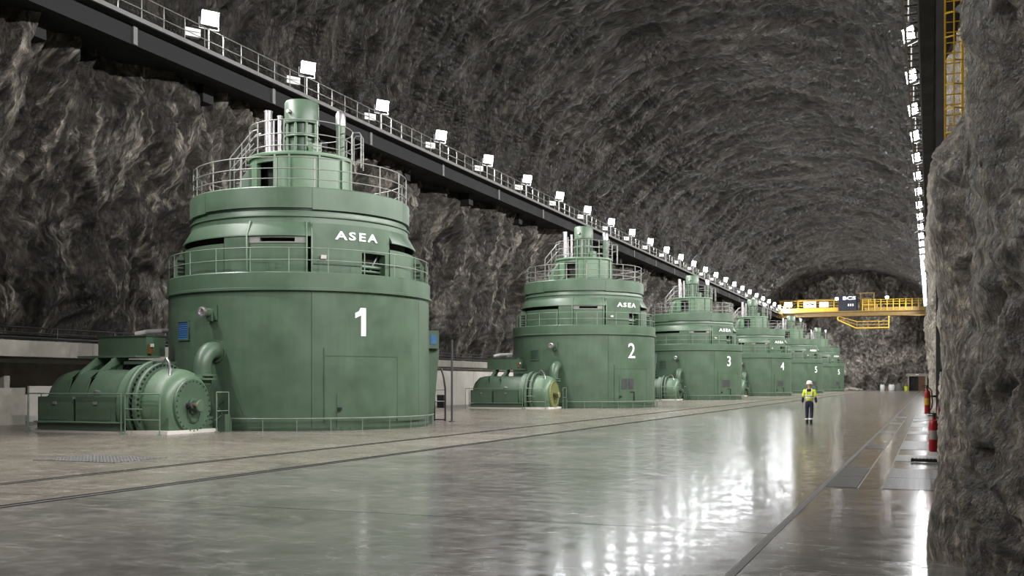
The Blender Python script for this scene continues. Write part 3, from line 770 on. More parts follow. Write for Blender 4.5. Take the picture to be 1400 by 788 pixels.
    for z in (1.86, 2.0): MB().cyl((-.2, -6.12, z), (-.2, -6.12, z+.07), .50, n=20).build('pipe_flange', M['green'], el)
    MB().cyl((-.25, -5.2, 2.92), (-.25, -5.3, 2.92), .42, n=20).build('pipe_flange', M['green'], el)
    # cabinet on the far right of the drum
    cb = MB().arc(36, 49, [(5.2, .0), (5.5, .0), (5.78, 3.2), (5.2, 3.2)], 4).build('side_cabinet', G, t)
    MB().arc(33.5, 46, [(5.2, 3.22), (5.72, 3.22), (5.72, 3.98), (5.2, 3.98)], 4).build('cabinet_head', G, cb)
    MB().arc(33.3, 33.5, [(5.36, 3.4), (5.62, 3.4), (5.62, 3.8), (5.36, 3.8)], 1).build('blue_panel', M['blue'], cb)
    for ph, chn in ((-38.4, 'A'), (-32.8, 'S'), (-27.4, 'E'), (-21.6, 'A')):
        link('letter', curved_text(chn, .31, 4.605, ph, 7.30, 1.55, .022), ub)
    return t
gen1 = make_generator()
index_children()
gens = [gen1]
for k in range(1, 6):
    gens.append(copy_tree(gen1))
for k, gobj in enumerate(gens):
    gobj.location = (*CTR[k], 0); tag(gobj, GLAB[k], 'generator', 'row of green generators')
    if k == 0:
        one = MB()
        for poly in ([(.0, -.525), (.2, -.525), (.2, .525), (.0, .525)], [(-.24, .14), (.0, .25), (.0, .525), (-.03, .525), (-.09, .40), (-.24, .33)]):
            a_ = [math.radians(-32.4)+u/5.25 for u, v in poly]
            k0 = len(one.v); n0 = len(poly)
            one.v += [(5.253*math.cos(a), 5.253*math.sin(a), 4.03+v) for a, (u, v) in zip(a_, poly)] + [(5.263*math.cos(a), 5.263*math.sin(a), 4.03+v) for a, (u, v) in zip(a_, poly)]
            one.f += [tuple(k0+n0+i for i in range(n0))]+[(k0+i, k0+(i+1) % n0, k0+n0+(i+1) % n0, k0+n0+i) for i in range(n0)]
        one.build('number', M['mark'], gobj, None, 'white painted number 1')
    else: link('number', curved_text(NUM[k], 1.05, 5.252, -32.2, 4.03, 0.98, .004), gobj, 'white painted number %s' % NUM[k])
    # side window grille: blue on the first machine, green on the others
    fo = MB()
    for a0, a1, z0, z1 in ((-118.3, -108.8, 3.36, 3.42), (-118.3, -108.8, 4.06, 4.12), (-118.3, -117.6, 3.36, 4.12), (-109.5, -108.8, 3.36, 4.12)):
        fo.arc(a0, a1, [(5.24, z0), (5.30, z0), (5.30, z1), (5.24, z1)], 3)
    fo = fo.build('vent_frame', M['green'], gobj)
    lv = MB()
    for i in range(8): lv.arc(-117.8, -109.3, [(5.24, 3.42+i*.08), (5.285, 3.42+i*.08), (5.262, 3.49+i*.08), (5.24, 3.49+i*.08)], 3)
    lv.build('vent_louvre', M['blue' if k == 0 else 'green_dark'], fo, label='blue louvre' if k == 0 else None)
    if k == 0:
        dd = MB().arc(-42.9, -31.6, [(5.25, .02), (5.285, .02), (5.285, 1.36), (5.25, 1.36)], 5).build('door', M['green'], gobj)
        MB().box(-.03, .10, -.07, .07, -.05, .05, Matrix.Translation(P(5.29, -41.9, .8)) @ Matrix.Rotation(math.radians(-41.9), 4, 'Z')).build('door_handle', M['black'], dd, None)
    else:
        dd = MB().arc(-44, -27, [(5.25, .02), (5.285, .02), (5.285, 2.15), (5.25, 2.15)], 6).build('door', M['green'], gobj)
        MB().box(-.03, .10, -.07, .07, -.05, .05, Matrix.Translation(P(5.29, -43.2, .8)) @ Matrix.Rotation(math.radians(-43.2), 4, 'Z')).build('door_handle', M['black'], dd, None)
        for a in (-42.0, -35.6):
            gr = MB().arc(a, a+5, [(5.28, 1.32), (5.30, 1.32), (5.30, 2.05), (5.28, 2.05)], 3)
            gr.build('door_grille', M['steel_dark'], dd)
        hs = MB(); hs.arc(-30.5, -29.6, [(5.28, .5), (5.32, .5), (5.32, 1.1), (5.28, 1.1)], 1); hs.arc(-34, -29.6, [(5.28, 1.1), (5.32, 1.1), (5.32, 1.16), (5.28, 1.16)], 2)
        hs.build('hinge_bar', M['black'], dd)

# ------------------------------------------------------------------ horizontal machines beside the generators
def make_machine():
    t = thing('horizontal_machine', 'green horizontal machine with round bolted end plate, beside generator 1', 'machine')
    G = M['green']; zc = .95
    A = Matrix.Translation((0, 0, zc)) @ RX
    en = MB().rev([(0, .0), (.93, .0), (.95, -.03), (.95, -.10), (.0, -.10)], 48, A, .0).build('end_plate', G, t)
    b = MB()
    for i in range(28):
        a = 2*PI*i/28; y, z = .87*math.cos(a), zc+.87*math.sin(a); b.cyl((-.01, y, z), (.035, y, z), .028, n=6)
    b.build('bolts', M['green_dark'], en, kind='stuff')
    MB().rev([(.30, -.02), (.30, .06), (.22, .07), (.22, .30), (.19, .33), (0, .33)], 24, A).build('hub', G, en)
    hd = MB(); hd.cyl((0, -.30, zc+.02), (.22, -.30, zc+.02), .11, n=12); hd.build('valve', M['steel_dark'], en)
    MB().cyl((.2, -.26, zc+.04), (.3, -.24, zc+.05), .06, n=10).build('valve_cap', M['brown'], en, label='reddish valve cap')
    pp = MB(); pp.tube([(.05, -.32, zc-.1), (.06, -.34, zc-.3), (.06, -.2, zc-.52), (.06, 0, zc-.58), (.06, .22, zc-.5), (.06, .26, zc-.3), (.06, .24, zc-.1)], .02, 6)
    pp.build('curved_pipe', M['green_dark'], en)
    dome = [(.9, -.10), (1.0, -.12), (1.12, -.20), (1.22, -.36), (1.28, -.56), (1.31, -.85), (1.31, -1.45)]
    MB().rev(dome, 56, A, .05).build('end_housing', M['green_pale'], t)
    rg = MB()
    for x0, x1, R in ((-1.62, -1.40, 1.52), (-1.98, -1.76, 1.60)): MB().rev([(1.2, x0), (R-.02, x0), (R, x0+.03), (R, x1-.03), (R-.02, x1), (1.2, x1)], 56, A, .05).build('flange_ring', G, t)
    MB().rev([(1.36, -1.80), (1.36, -1.58)], 48, A, .06).build('flange_gap', M['green_dark'], t)
    bb = MB()
    for i in range(30):
        a = math.radians(-20+220*i/29); y, z = 1.44*math.cos(a), zc+1.44*math.sin(a); bb.cyl((-1.62, y, z), (-1.34, y, z), .04, n=6); bb.cyl((-1.80, y*1.02, z), (-1.60, y*1.02, z), .045, n=6)
    bb.build('flange_bolts', M['black'], t, kind='stuff')
    MB().rev([(1.2, -2.5), (1.47, -2.46), (1.47, -1.95), (1.2, -1.95)], 56, A, .05).build('collar', M['green_pale'], t)
    MB().rev([(0, -6.9), (.5, -6.88), (.95, -6.72), (1.2, -6.42), (1.28, -6.0), (1.28, -2.4)], 56, A, .05).build('main_cylinder', G, t)
    for x in (-4.3, -5.3):
        MB().arc(60, 185, [(1.26, -.05), (1.44, -.05), (1.44, .05), (1.26, .05)], 20, Matrix.Translation((x, 0, zc)) @ RX).build('saddle_rib', G, t)
        MB().prism([(x-.05, -1.0, 1.9), (x-.05, -1.25, 1.3), (x-.05, -.55, 2.2), (x-.05, .2, 2.68), (x-.05, .9, 2.68), (x-.05, .3, 2.1)], (.1, 0, 0)).build('saddle_fin', G, t)
    tb = MB().box(-6.62, -3.92, 1.45, 2.5, 2.76, 3.5).build('duct_box', G, t, None)
    MB().box(-6.66, -3.88, 1.40, 2.5, 3.5, 3.54).build('lid', M['green_dark'], tb, None)
    MB().box(-6.4, -3.2, .2, 1.5, 2.68, 2.75).build('shelf_plate', G, t, None)
    MB().box(-3.3, -1.6, -.3, .8, 2.42, 2.52).build('bracket_plate', M['green_dark'], t, None)
    MB().box(-3.92, -3.74, 1.5, 1.65, 2.85, 3.2).build('alarm_box', M['brown'], tb, None, 'small reddish box')
    MB().box(-3.74, -3.66, 1.5, 1.62, 3.1, 3.22).build('alarm_lamp', M['plaster'], tb, None)
    for x0, x1 in ((-6.67, -4.79), (-4.63, -2.52)):
        c = MB().box(x0, x1, -1.42, -.8, .40, 1.27).build('cabinet', G, t, None)
        MB().box(x0+.15, x1-.25, -1.435, -1.42, .46, .88).build('cabinet_door', G, c, None)
        lt = MB().box(-.07, .07, -1.47, -1.42, -.05, .05).build('latch', M['steel'], c, None); lt.location = ((x0+x1)/2, 0, 1.05)
        k = MB()
        for i in range(5): k.cyl((x0+.2+i*.3, -1.1, 1.25), (x0+.2+i*.3, -1.1, 1.31), .04, n=8)
        k.build('cap_nuts', M['green_pale'], c, kind='stuff')
    MB().tube([(-3.9, -1.2, 1.3), (-3.8, -1.2, 1.45), (-3.55, -1.2, 1.42)], .06, 8).build('bright_fitting', M['silver'], t)
    MB().box(-6.7, -2.1, -1.42, 1.3, .12, .34).build('base_frame', G, t, None)
    MB().box(-1.75, -.18, -1.1, 1.25, .10, .55).build('front_base', G, t, None)
    MB().box(-6.75, -2.05, -1.55, -1.35, .36, .41).build('base_ledge', M['rail_green'], t, None)
    MB().box(-6.9, .02, -1.38, 1.3, .0, .12).build('base_slab', M['plaster'], t, None, 'pale concrete plinth')
    def guard(pts, posts, z1=1.38, mid=(.72,), nm='guard_rail', mat=M['rail_green']):
        m = MB(); m.tube([(x, y, z1) for x, y in pts], .022, 6)
        o = m.build(nm, mat, t)
        for z in mid: MB().tube([(x, y, z) for x, y in pts], .018, 6).build('mid_rail', mat, o)
        pm2 = MB(); pm2.cyl((0, 0, 0), (0, 0, z1), .022, n=6); pm2.cyl((0, 0, 0), (0, 0, .03), .07, n=8); pm2 = pm2.mesh('post', mat)
        for x, y in posts: link('post', pm2, o).location = (x, y, 0)
    guard([(-7.0, -1.0), (-7.0, -1.6), (-2.05, -1.6)], [(-7.0, -1.6), (-7.0, -1.0), (-2.05, -1.6)], mid=())
    guard([(-1.85, -1.6), (-.12, -1.6)], [(-1.85, -1.6), (-.12, -1.6)], mid=(.50,))
    MB().cyl((-1.85, -1.6, .86), (-1.0, -1.6, .86), .018, n=6).build('rail_stub', M['rail_green'], t)
    guard([(.25, .95), (.25, 1.65)], [(.25, .95), (.25, 1.65)], 1.42, (.75,), mat=M['rail_pale'])
    MB().box(.05, .35, 1.3, 1.6, 0, .62).build('post_box', G, t, None)
    MB().tube([(.2, 1.0, 1.3), (.1, 1.2, .9), (.2, 1.35, .6), (.1, 1.0, .4)], .03, 6).build('pipe', M['green_dark'], t)
    MB().box(-1.0, -.2, .3, 1.3, 1.9, 2.05).build('pipe_shoe', M['green'], t, None)
    hs = [(-1.3, -.25, 2.46), (-1.0, -.35, 2.6), (-.75, -.5, 2.45), (-.6, -.6, 2.2), (-.55, -.66, 2.0)]
    MB().tube(hs, .055, 8).build('hose', M['silver'], t, label='bright ribbed hose')
    MB().tube([(-5.6, 1.9, 1.3), (-5.6, 1.9, 2.2), (-5.2, 1.9, 2.5)], .05, 6).build('pipe', M['green_dark'], t)
    wp = MB(); wp.tube([(-7.4, 4.2, 3.75), (-6.9, 4.5, 3.86), (-6.0, 5.0, 3.9)], .10, 10); wp.build('pale_pipe', M['white'], t, label='whitish pipe above the duct box')
    for o in [q for q in t.children_recursive if q.data]:
        if o.parent is t or True:
            for v in o.data.vertices:
                if v.co.x < 0 and o.name.split('.')[0] not in ('post', 'latch'): v.co.x *= .85
        if o.location.x < 0: o.location.x *= .85
    return t
mach = make_machine(); index_children()
ML = ['green horizontal machine with round bolted end plate, beside generator 1',
      'green horizontal machine with yellowed round end plate, beside generator 2',
      'green horizontal machine partly hidden behind generator 2, beside generator 3',
      'green horizontal machine almost hidden behind generator 3, beside generator 4']
for k in range(4):
    o = mach if k == 0 else copy_tree(mach)
    o.location = (CTR[k][0]+.27, CTR[k][1]-7.20, 0); tag(o, ML[k], 'machine', 'horizontal machines beside the generators')
    if k == 1:
        for ch in o.children:
            if ch.name.split('.')[0] in ('end_plate',):
                ch.data = ch.data.copy(); ch.data.materials[0] = M['green_yellow']; ch['label'] = 'yellowed end plate'
                for c2 in ch.children:
                    if c2.name.split('.')[0] == 'hub': c2.data = c2.data.copy(); c2.data.materials[0] = M['green_yellow']

# small frames between the machines
def guard_frame(loc, label):
    t = thing('guard_frame', label, 'frame', loc)
    m = MB(); m.tube([(0, 0, 0), (0, 0, 1.5), (-.08, 0, 2.0), (-.2, 0, 2.4)], .045, 8); m.tube([(-.55, 0, 0), (-.55, 0, 2.2)], .04, 8)
    m.build('frame_tube', M['black'], t)
    MB().tube([(-.55, 0, .06), (0, 0, .06)], .035, 8).build('foot_bar', M['black'], t)
    for z in (.9, 1.45): MB().cyl((-.55, 0, z), (0, 0, z), .025, n=6).build('side_bar', M['steel'], t)
    MB().box(-.45, -.1, .05, .3, .6, 1.2).build('switch_box', M['black'], t, None)
    return t
guard_frame((-20.75, 43.6, 0), 'black tubular frame with switch box standing right of generator 1')
po = thing('pole', 'thin dark vertical pole standing right of generator 1', 'pole', (-20.05, 42.83, 0))
MB().cyl((0, 0, 0), (0, 0, 3.7), .05, n=8).build('shaft', M['steel_dark'], po); MB().cyl((0, 0, 0), (0, 0, .04), .14, n=10).build('base_plate', M['steel_dark'], po)

# ------------------------------------------------------------------ overhead crane at the far end
def crane():
    t = thing('overhead_crane', 'yellow overhead travelling crane spanning the hall at its far end', 'crane', (-31.2, 240, 16.3))
    Y_ = M['yellow']; W_ = 31.0
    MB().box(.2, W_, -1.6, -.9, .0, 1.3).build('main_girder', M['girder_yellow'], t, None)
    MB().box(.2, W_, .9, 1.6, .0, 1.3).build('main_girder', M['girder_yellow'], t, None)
    MB().box(.0, 12.6, -2.3, -1.6, 1.1, 1.9).build('walkway_skirt', Y_, t, None)
    MB().box(.0, W_, -2.3, -1.6, .9, 1.08).build('walkway_deck', M['yellow_dull'], t, None)
    MB().box(18, W_, -2.25, -2.15, 1.1, 1.75).build('walkway_skirt', M['yellow_dull'], t, None)
    MB().box(0, 12.0, -2.3, -2.2, 3.5, 3.75).build('top_beam', M['yellow_dull'], t, None)
    for x0, x1 in ((0, 12.6), (17.5, W_)):
        for z in (2.4, 2.95, 3.4): MB().cyl((x0, -2.25, z), (x1, -2.25, z), .06, n=6).build('rail', Y_, t)
    pm2 = MB().box(-.09, .09, -2.33, -2.17, 1.1, 3.5).mesh('post', Y_, None)
    for x in list(np.arange(.3, 12.5, 1.9))+list(np.arange(17.6, W_, 1.25)): link('post', pm2, t).location = (x, 0, 0)
    MB().box(5.3, 7.9, -2.42, -2.34, 2.0, 3.3).build('sign', M['white'], t, None, 'white sign with dark lettering')
    sg = MB()
    for i, (x0, x1, z0, z1) in enumerate(((5.8, 6.3, 2.55, 2.8), (6.2, 6.7, 2.75, 2.9), (6.6, 7.0, 2.85, 3.05), (6.9, 7.5, 2.55, 2.85))): sg.box(x0, x1, -2.45, -2.42, z0, z1)
    sg.build('sign_marking', M['black'], t, None)
    MB().box(8.6, 10.6, -2.42, -2.34, 2.0, 3.2).build('sign', M['plaster'], t, None, 'greyish panel on the railing')
    cb = MB().box(12.7, 16.4, -2.7, 1.2, 1.15, 4.4).build('cabin', M['navy'], t, None, 'dark blue cabin with white lettering')
    V, F = text_mesh('BCS', .75, 1.6, .03); m = MB(); m.v = [(14.9+v[0], -2.71-v[2], 3.85+v[1]) for v in V]; m.f = F; m.build('lettering', M['mark'], cb, None)
    m = MB(); 
    for i in range(3): m.box(14.6+i*.45, 14.9+i*.45, -2.73, -2.70, 2.1, 2.6)
    m.build('small_marking', M['plaster'], cb, None)
    tr = MB(); tr.box(17.0, 20.5, -1.5, 1.5, 1.35, 2.6); tr.box(17.6, 19.2, -1.0, 1.0, 2.6, 3.9); tr.cyl((17.4, -1.7, 2.3), (20.0, -1.7, 2.3), .5, n=14)
    tr = tr.build('trolley', M['yellow_dull'], t, None)
    fm = MB()
    for x in (17.2, 19.9): fm.box(x-.08, x+.08, -1.7, -1.54, 1.3, 5.0)
    fm.box(16.4, 20.1, -1.7, -1.54, 4.85, 5.0); fm.build('trolley_frame', M['yellow_dull'], t, None)
    for x in (12.3, 22.6):
        h = MB().box(x-.35, x+.35, -2.75, -2.45, 3.45, 4.05).build('lamp_housing', M['steel'], t, None)
        MB().box(x-.3, x+.3, -2.79, -2.755, 3.5, 4.0).build('lamp_glass', M['glow_small'], h, None)
    h = MB().box(1.2, 2.9, -2.75, -2.45, 2.2, 3.3).build('lamp_housing', M['steel'], t, None)
    MB().box(1.3, 2.8, -2.79, -2.755, 2.3, 3.2).build('lamp_glass', M['glow_small'], h, None)
    # slung service platform
    sp = MB()
    sp.tube([(12.4, -1.3, 0), (12.4, -1.3, -.7), (16.2, -1.3, -2.6), (22.9, -1.3, -2.6), (22.9, -1.3, 0)], .14, 6)
    sp.tube([(12.4, -.2, 0), (12.4, -.2, -.7), (16.2, -.2, -2.6), (22.9, -.2, -2.6), (22.9, -.2, 0)], .14, 6)
    sp.box(16.2, 22.9, -1.3, -.2, -2.75, -2.6)
    sp.build('service_platform', M['yellow'], t)
    pr = MB(); pr.tube([(12.6, -1.3, .0), (16.4, -1.3, -1.2), (22.9, -1.3, -1.2)], .07, 6); pr.tube([(13.0, -1.3, -.6), (16.4, -1.3, -1.9), (22.9, -1.3, -1.9)], .05, 6)
    pr.build('platform_rail', M['yellow'], t)
    for x in (16.4, 18.6, 20.9): MB().box(x-.07, x+.07, -1.37, -1.23, -2.6, -1.2).build('platform_post', M['yellow_dull'], t, None)
    MB().box(-.6, .8, -3.2, 3.2, -.2, 1.2).build('end_truck', M['yellow_dull'], t, None); MB().box(W_-.9, W_+.3, -3.2, 3.2, -.2, 1.2).build('end_truck', M['yellow_dull'], t, None)
crane()

# ------------------------------------------------------------------ far end of the floor
dr = structure(bpy.data.objects.new('door_1', None)); COL.objects.link(dr); dr.location = (-2.85, 260.4, 0)
m = MB(); m.box(-2.05, -1.75, -.3, .6, 0, 3.5); m.box(1.75, 2.2, -.3, .6, 0, 3.5); m.box(-2.4, 2.6, -.35, .6, 3.3, 3.9); m.build('door_frame', M['concrete'], dr, None)
MB().box(-1.75, .25, .3, .4, 0, 3.3).build('door_leaf', M['shade_fill'], dr, None, 'near-black sheet painting the shade of the open left leaf')  # sheet painted with the darkness of the open doorway
MB().box(.28, 1.75, .1, .2, 0, 3.3).build('door_leaf', M['brown'], dr, None, 'brown right leaf')
MB().box(-.35, .35, -.5, -.36, 3.6, 3.8).build('door_lamp', M['white'], dr, None)
def bag(x, w_, h, mat, nm, label, cat, grp=None):
    t = thing(nm, label, cat, (x, 257.6, 0), 0, grp)
    m = MB().rev([(w_*.40, 0), (w_*.48, .1), (w_*.52, h*.4), (w_*.50, h*.8), (w_*.42, h*.97), (w_*.3, h)], 20)
    m.build('sack_body', mat, t)
    l = MB()
    for s in (-1, 1): l.tube([(s*w_*.3, -.1, h*.95), (s*w_*.33, 0, h*1.18), (s*w_*.3, .1, h*.95)], .03, 5)
    l.build('lifting_loop', mat, t)
bag(-10.35, 1.0, 1.35, M['sack'], 'bulk_bag', 'white bulk bag on far floor, the narrower left one of two', 'bag')
bag(-8.35, 1.35, 1.4, M['sack'], 'bulk_bag', 'white bulk bag on far floor, the wider right one beside grey heap', 'bag')
hp = MB().rev([(1.0, 0), (1.0, .3), (.8, .9), (.45, 1.5), (0, 1.75)], 14).build('covered_heap', M['tarp']); hp.location = (-6.75, 257.8, 0); tag(hp, 'dark grey covered heap beside the white bulk bags', 'heap')
bn = thing('bin', 'small yellow-green bin left of the far doorway', 'bin', (-5.15, 257.3, 0))
MB().rev([(.38, 0), (.45, .9), (.47, 1.0)], 14).build('bin_body', M['hivis'], bn); MB().rev([(.5, 1.0), (.5, 1.1), (.3, 1.25), (0, 1.3)], 14).build('lid', M['yellow_dull'], bn)
cn = thing('marker_post', 'slim yellowish post between the two white bulk bags', 'post', (-9.4, 257.2, 0))
MB().cyl((0, 0, 0), (0, 0, 1.0), .09, n=8).build('shaft', M['yellow_dull'], cn); MB().cyl((0, 0, 0), (0, 0, .08), .2, n=10).build('foot', M['black'], cn)
rb = MB()
for i in range(120):
    a = random.uniform(0, 2*PI); rr_ = random.random()**.7
    x, y = rr_*2.6*math.cos(a), rr_*1.2*math.sin(a); s = random.uniform(.12, .32); z = (1-rr_)*.55
    rb.ball((x, y, z+s*.5), s, 6, 4, (random.uniform(.7, 1.3), random.uniform(.7, 1.3), random.uniform(.5, .9)))
o = rb.build('rubble', M['rubble'], None, 20); o.location = (-17.2, 256.5, 0); o['kind'] = 'stuff'; o['label'] = 'low heap of pale broken rock at the foot of the end wall'; o['category'] = 'rubble'

# ------------------------------------------------------------------ right wall fittings
co = thing('steel_column', 'tall dark steel column standing against the right rock wall', 'column', (.24, 30.5, 0))
m = MB(); m.box(-.10, .10, -.10, -.08, 0, 16.0); m.box(-.10, .10, .08, .10, 0, 16.0); m.box(-.01, .01, -.08, .08, 0, 16.0); m.build('shaft', M['steel_dark'], co, None)
MB().box(-.16, .16, -.16, .16, 0, .04).build('base_plate', M['steel_dark'], co, None)
ld = thing('caged_ladder', 'yellow caged ladder climbing the right rock wall to the walkway', 'ladder', (.62, 32.5, 7.2))
for x in (-.22, .22): MB().cyl((x, .3, 0), (x, .3, 10.5), .03, n=6).build('stile', M['yellow'], ld)
rm = MB().cyl((-.22, .3, 0), (.22, .3, 0), .018, n=6).mesh('rung', M['yellow'])
for i in range(34): link('rung', rm, ld).location = (0, 0, .2+i*.3)
hm = MB().tube([(-.24, .3, 0), (-.34, 0, 0), (-.24, -.3, 0), (0, -.42, 0), (.24, -.3, 0), (.34, 0, 0), (.24, .3, 0)], .024, 6).mesh('cage_hoop', M['yellow'])
for i in range(15): link('cage_hoop', hm, ld).location = (0, 0, .3+i*.68)
for x, y in ((-.34, 0), (-.24, -.3), (0, -.42), (.24, -.3), (.34, 0)): MB().box(x-.02, x+.02, y-.02, y+.02, .3, 9.9).build('cage_bar', M['yellow'], ld, None)
dp = thing('down_pipe', 'black vertical pipe on the right wall behind the fire extinguisher', 'pipe', (.27, 25.0, 0))
MB().cyl((0, 0, .0), (0, 0, 4.2), .055, n=10).build('pipe_run', M['black'], dp)
for z in (.6, 2.0, 3.6): MB().box(-.08, .2, -.03, .03, z, z+.06).build('pipe_clip', M['black'], dp, None)
def extinguisher(loc, label, band, h=.62, r=.10):
    t = thing('fire_extinguisher', label, 'fire extinguisher', loc)
    bd = MB().rev([(r*.9, 0), (r, .03), (r, h-.10), (r*.8, h-.03), (r*.35, h), (r*.3, h+.05)], 20).build('cylinder', M['red'], t)
    MB().arc(-150, -60, [(r*.98, h*.38), (r*1.01, h*.38), (r*1.01, h*.66), (r*.98, h*.66)], 8).build('instruction_band', band, bd)
    v = MB(); v.cyl((0, 0, h+.04), (0, 0, h+.10), .035, n=8); v.box(-.13, .03, -.015, .015, h+.10, h+.12); v.box(-.12, .03, -.015, .015, h+.06, h+.075); v.build('valve', M['black'], t)
    MB().tube([(.03, -.04, h+.06), (.10, -.10, h-.02), (.12, -.10, h*.5), (.10, -.09, h*.25), (.06, -.10, h*.16)], .016, 6).build('hose', M['black'], t)
    w_ = MB(); w_.box(-.06, .22, r*.7, r*1.1, h*.7, h*.78); w_.build('wall_bracket', M['black'], t, None)
    return t
extinguisher((.07, 21.5, .44), 'red fire extinguisher with black hose, nearest on the right wall', M['concrete'])
extinguisher((-.07, 29.0, .95), 'fire extinguisher with yellow band, farther along the right wall', M['yellow'], .62, .075)
hb = thing('hose_box', 'dark red fire box on the right wall behind the fire extinguishers', 'box', (.31, 27.2, 1.0))
MB().box(-.12, .14, -.2, .2, 0, .8).build('box_body', M['red'], hb, None); MB().box(-.13, -.12, -.17, .17, .04, .76).build('box_door', M['red'], hb, None)
ck = thing('floor_rack', 'low black slatted metal rack lying on the floor by the right wall', 'rack', (-.10, 24.6, 0))
m = MB(); m.box(-.30, .30, -.02, .02, .02, .07); m.box(-.30, .30, .26, .30, .02, .07); m.build('rack_rail', M['black'], ck, None)
sm = MB().box(-.02, .02, -.02, .30, .07, .10).mesh('slat', M['steel_dark'], None)
for i in range(8): link('slat', sm, ck).location = (-.26+i*.075, 0, 0)
cd = MB().tube([(.2, 24.65, .09), (.22, 24.5, .15), (.22, 24.4, .35), (.20, 24.3, .6), (.22, 24.2, 1.2)], .018, 6).build('hose', M['black']); tag(cd, 'black hose hanging down the right wall onto the floor rack', 'hose')

# ------------------------------------------------------------------ the person
def skin(name, pts, edges, mat, parent, sub=2, label=None):
    # pts: (x,y,z,r) or (x,y,z,rx,ry)
    me = bpy.data.meshes.new(name); bm = bmesh.new(); L = bm.verts.layers.skin.verify()
    vs = []
    for i, p in enumerate(pts):
        v = bm.verts.new(p[:3]); v[L].radius = (p[3], p[4] if len(p) > 4 else p[3]); v[L].use_root = (i == 0); vs.append(v)
    for a, b in edges: bm.edges.new((vs[a], vs[b]))
    bm.to_mesh(me); bm.free()
    o = bpy.data.objects.new(name, me); COL.objects.link(o)
    k = o.modifiers.new('s', 'SKIN'); k.use_smooth_shade = True
    q = o.modifiers.new('u', 'SUBSURF'); q.levels = sub; q.render_levels = sub
    dg = bpy.context.evaluated_depsgraph_get(); dg.update()
    nm = bpy.data.meshes.new_from_object(o.evaluated_get(dg)); o.modifiers.clear(); o.data = nm
    nm.materials.clear(); nm.materials.append(mat)
    for p in nm.polygons: p.use_smooth = True
    o.parent = parent
    if label: o['label'] = label
    return o
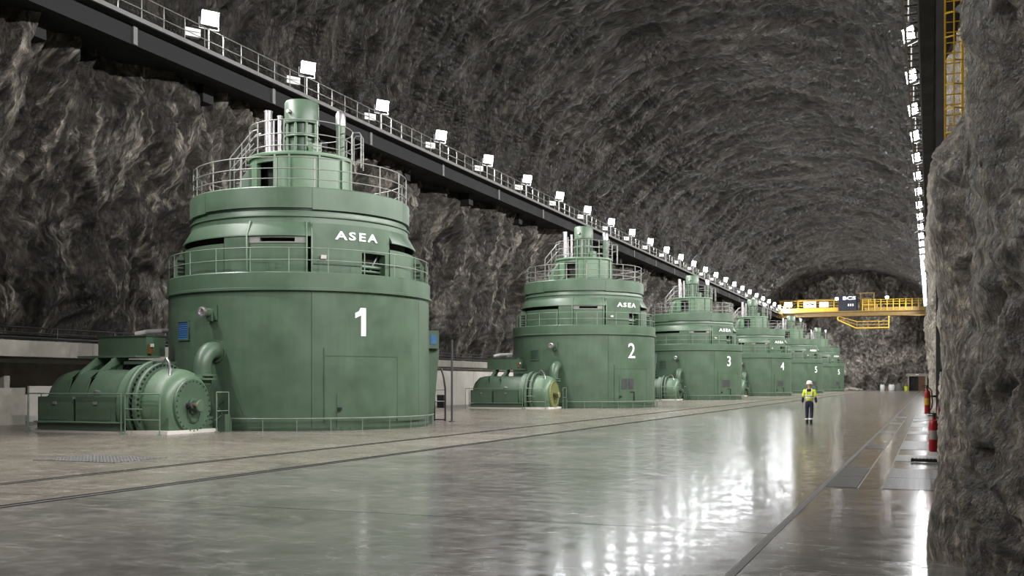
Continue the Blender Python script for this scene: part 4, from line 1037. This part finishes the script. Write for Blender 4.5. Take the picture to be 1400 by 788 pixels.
def person():
    t = thing('person', 'person in yellow hi-vis jacket, navy trousers and white helmet walking away', 'person', (-4.8, 46.2, 0))
    HL = (-.30, .03, .86); HR = (.30, -.02, .86)
    pts = [(0, 0, .98, .115, .10), (0, .01, 1.18, .12, .095), (0, .01, 1.36, .135, .10), (0, 0, 1.47, .07, .07), (0, .01, 1.55, .052, .055), (0, .03, 1.66, .075, .09), (0, .03, 1.75, .06, .07),
           (-.19, 0, 1.43, .055), (-.245, -.02, 1.15, .045), (-.285, .02, .92, .030), (.19, 0, 1.43, .055), (.245, -.04, 1.15, .045), (.285, -.02, .92, .030),
           (-.10, .0, .90, .085), (-.105, .05, .50, .058), (-.10, .02, .10, .042), (.10, 0, .90, .085), (.095, .02, .50, .058), (.085, -.12, .12, .042)]
    ed = [(0, 1), (1, 2), (2, 3), (3, 4), (4, 5), (5, 6), (2, 7), (7, 8), (8, 9), (2, 10), (10, 11), (11, 12), (0, 13), (13, 14), (14, 15), (0, 16), (16, 17), (17, 18)]
    bd = skin('body', pts, ed, M['skin'], t)
    fc = MB(); fc.prism([(-.018, .11, 1.63), (.018, .11, 1.63), (0, .10, 1.69)], (0, .025, 0)); fc.ball((-.083, .02, 1.65), .03, 8, 6, (.4, .7, 1.1)); fc.ball((.083, .02, 1.65), .03, 8, 6, (.4, .7, 1.1))
    fc.build('face', M['skin'], t)
    for sx, H in ((-1, HL), (1, HR)):
        hp_ = [(H[0]-.005*sx, H[1], H[2]+.07, .026), (H[0], H[1], H[2], .034, .02)]
        e = [(0, 1)]
        for i, (dy, ln) in enumerate(((.03, .075), (.011, .085), (-.009, .08), (-.028, .06))):
            b0 = len(hp_)
            hp_ += [(H[0]+.002*sx, H[1]+dy, H[2]-.05, .010), (H[0]-.004*sx, H[1]+dy*1.1+.006, H[2]-.05-ln*.5, .009), (H[0]-.016*sx, H[1]+dy*1.1+.014, H[2]-.05-ln, .008)]
            e += [(1, b0), (b0, b0+1), (b0+1, b0+2)]
        b0 = len(hp_); hp_ += [(H[0]-.012*sx, H[1]+.045, H[2]-.01, .011), (H[0]-.018*sx, H[1]+.06, H[2]-.055, .010)]; e += [(1, b0), (b0, b0+1)]
        skin('hand', hp_, e, M['skin'], t, 1)
    jk = [(0, .0, .95, .165, .130), (0, .0, 1.10, .168, .130), (0, .01, 1.25, .175, .13), (0, .0, 1.40, .165, .115), (0, .0, 1.46, .10, .09),
          (-.20, 0, 1.42, .075), (-.235, -.01, 1.26, .068), (-.255, -.02, 1.14, .062), (.20, 0, 1.42, .075), (.235, -.025, 1.26, .068), (.255, -.035, 1.14, .062)]
    skin('jacket', jk, [(0, 1), (1, 2), (2, 3), (3, 4), (3, 5), (5, 6), (6, 7), (3, 8), (8, 9), (9, 10)], M['hivis'], t, 2, 'yellow hi-vis jacket body')
    for s in (-1, 1):
        yy = -.02 if s < 0 else -.04
        skin('sleeve', [(s*.252, yy, 1.16, .060), (s*.27, yy+.02, 1.04, .056), (s*.29, yy+.03, .90, .045)], [(0, 1), (1, 2)], M['cloth_navy'], t, 1, 'navy lower sleeve')
    yk = MB(); yk.ball((0, -.01, 1.435), .13, 16, 10, (1.15, .98, .62)); yk.build('collar', M['cloth_black'], t, 180, 'black collar and yoke')
    bn_ = MB(); 
    for z0 in (1.10, 1.20):
        pts_ = [(.185*math.cos(2*PI*i/24), .005+.145*math.sin(2*PI*i/24)) for i in range(24)]
        vs = [(x, y, z) for z in (z0, z0+.045) for x, y in pts_]
        bn_.add(vs, [(i, (i+1) % 24, 24+(i+1) % 24, 24+i) for i in range(24)])
    for x in (-.11, .11):
        bn_.tube([(x, -.135, 1.20), (x, -.142, 1.30), (x, -.11, 1.44), (x*.9, -.03, 1.51)], .018, 6)
    bn_.build('reflective_strip', M['reflect'], t)
    tr_ = [(0, 0, 1.06, .145, .115), (0, 0, .93, .145, .12), (-.095, .0, .82, .098), (-.10, .05, .50, .080), (-.10, .025, .20, .072), (.095, 0, .82, .098), (.095, .02, .50, .080), (.086, -.09, .21, .072)]
    skin('trousers', tr_, [(0, 1), (1, 2), (2, 3), (3, 4), (1, 5), (5, 6), (6, 7)], M['cloth_navy'], t, 2)
    for x, y, z in ((-.10, .025, .19), (.086, -.095, .2)): MB().cyl((x, y, z), (x, y, z+.05), .082, n=16).build('ankle_strip', M['reflect'], t)
    for x, y in ((-.10, .02), (.085, -.12)):
        bt = MB(); bt.box(x-.05, x+.05, y-.07, y+.19, 0, .025); bt.ball((x, y+.11, .05), .055, 10, 8, (.9, 1.6, .9)); bt.cyl((x, y-.005, .03), (x, y+.01, .2), .058, .056, n=12)
        bt.build('boot', M['cloth_black'], t, 60)
    hl = MB(); hl.rev([(.128, 1.715), (.126, 1.74), (.118, 1.79), (.09, 1.835), (.05, 1.855), (0, 1.86)], 20, Matrix.Translation((0, .03, 0)))
    hl.rev([(.145, 1.705), (.145, 1.715), (.11, 1.725)], 20, Matrix.Translation((0, .045, 0))); hl.box(-.015, .015, -.07, .13, 1.835, 1.868)
    hl.build('helmet', M['white'], t, 60)
person()
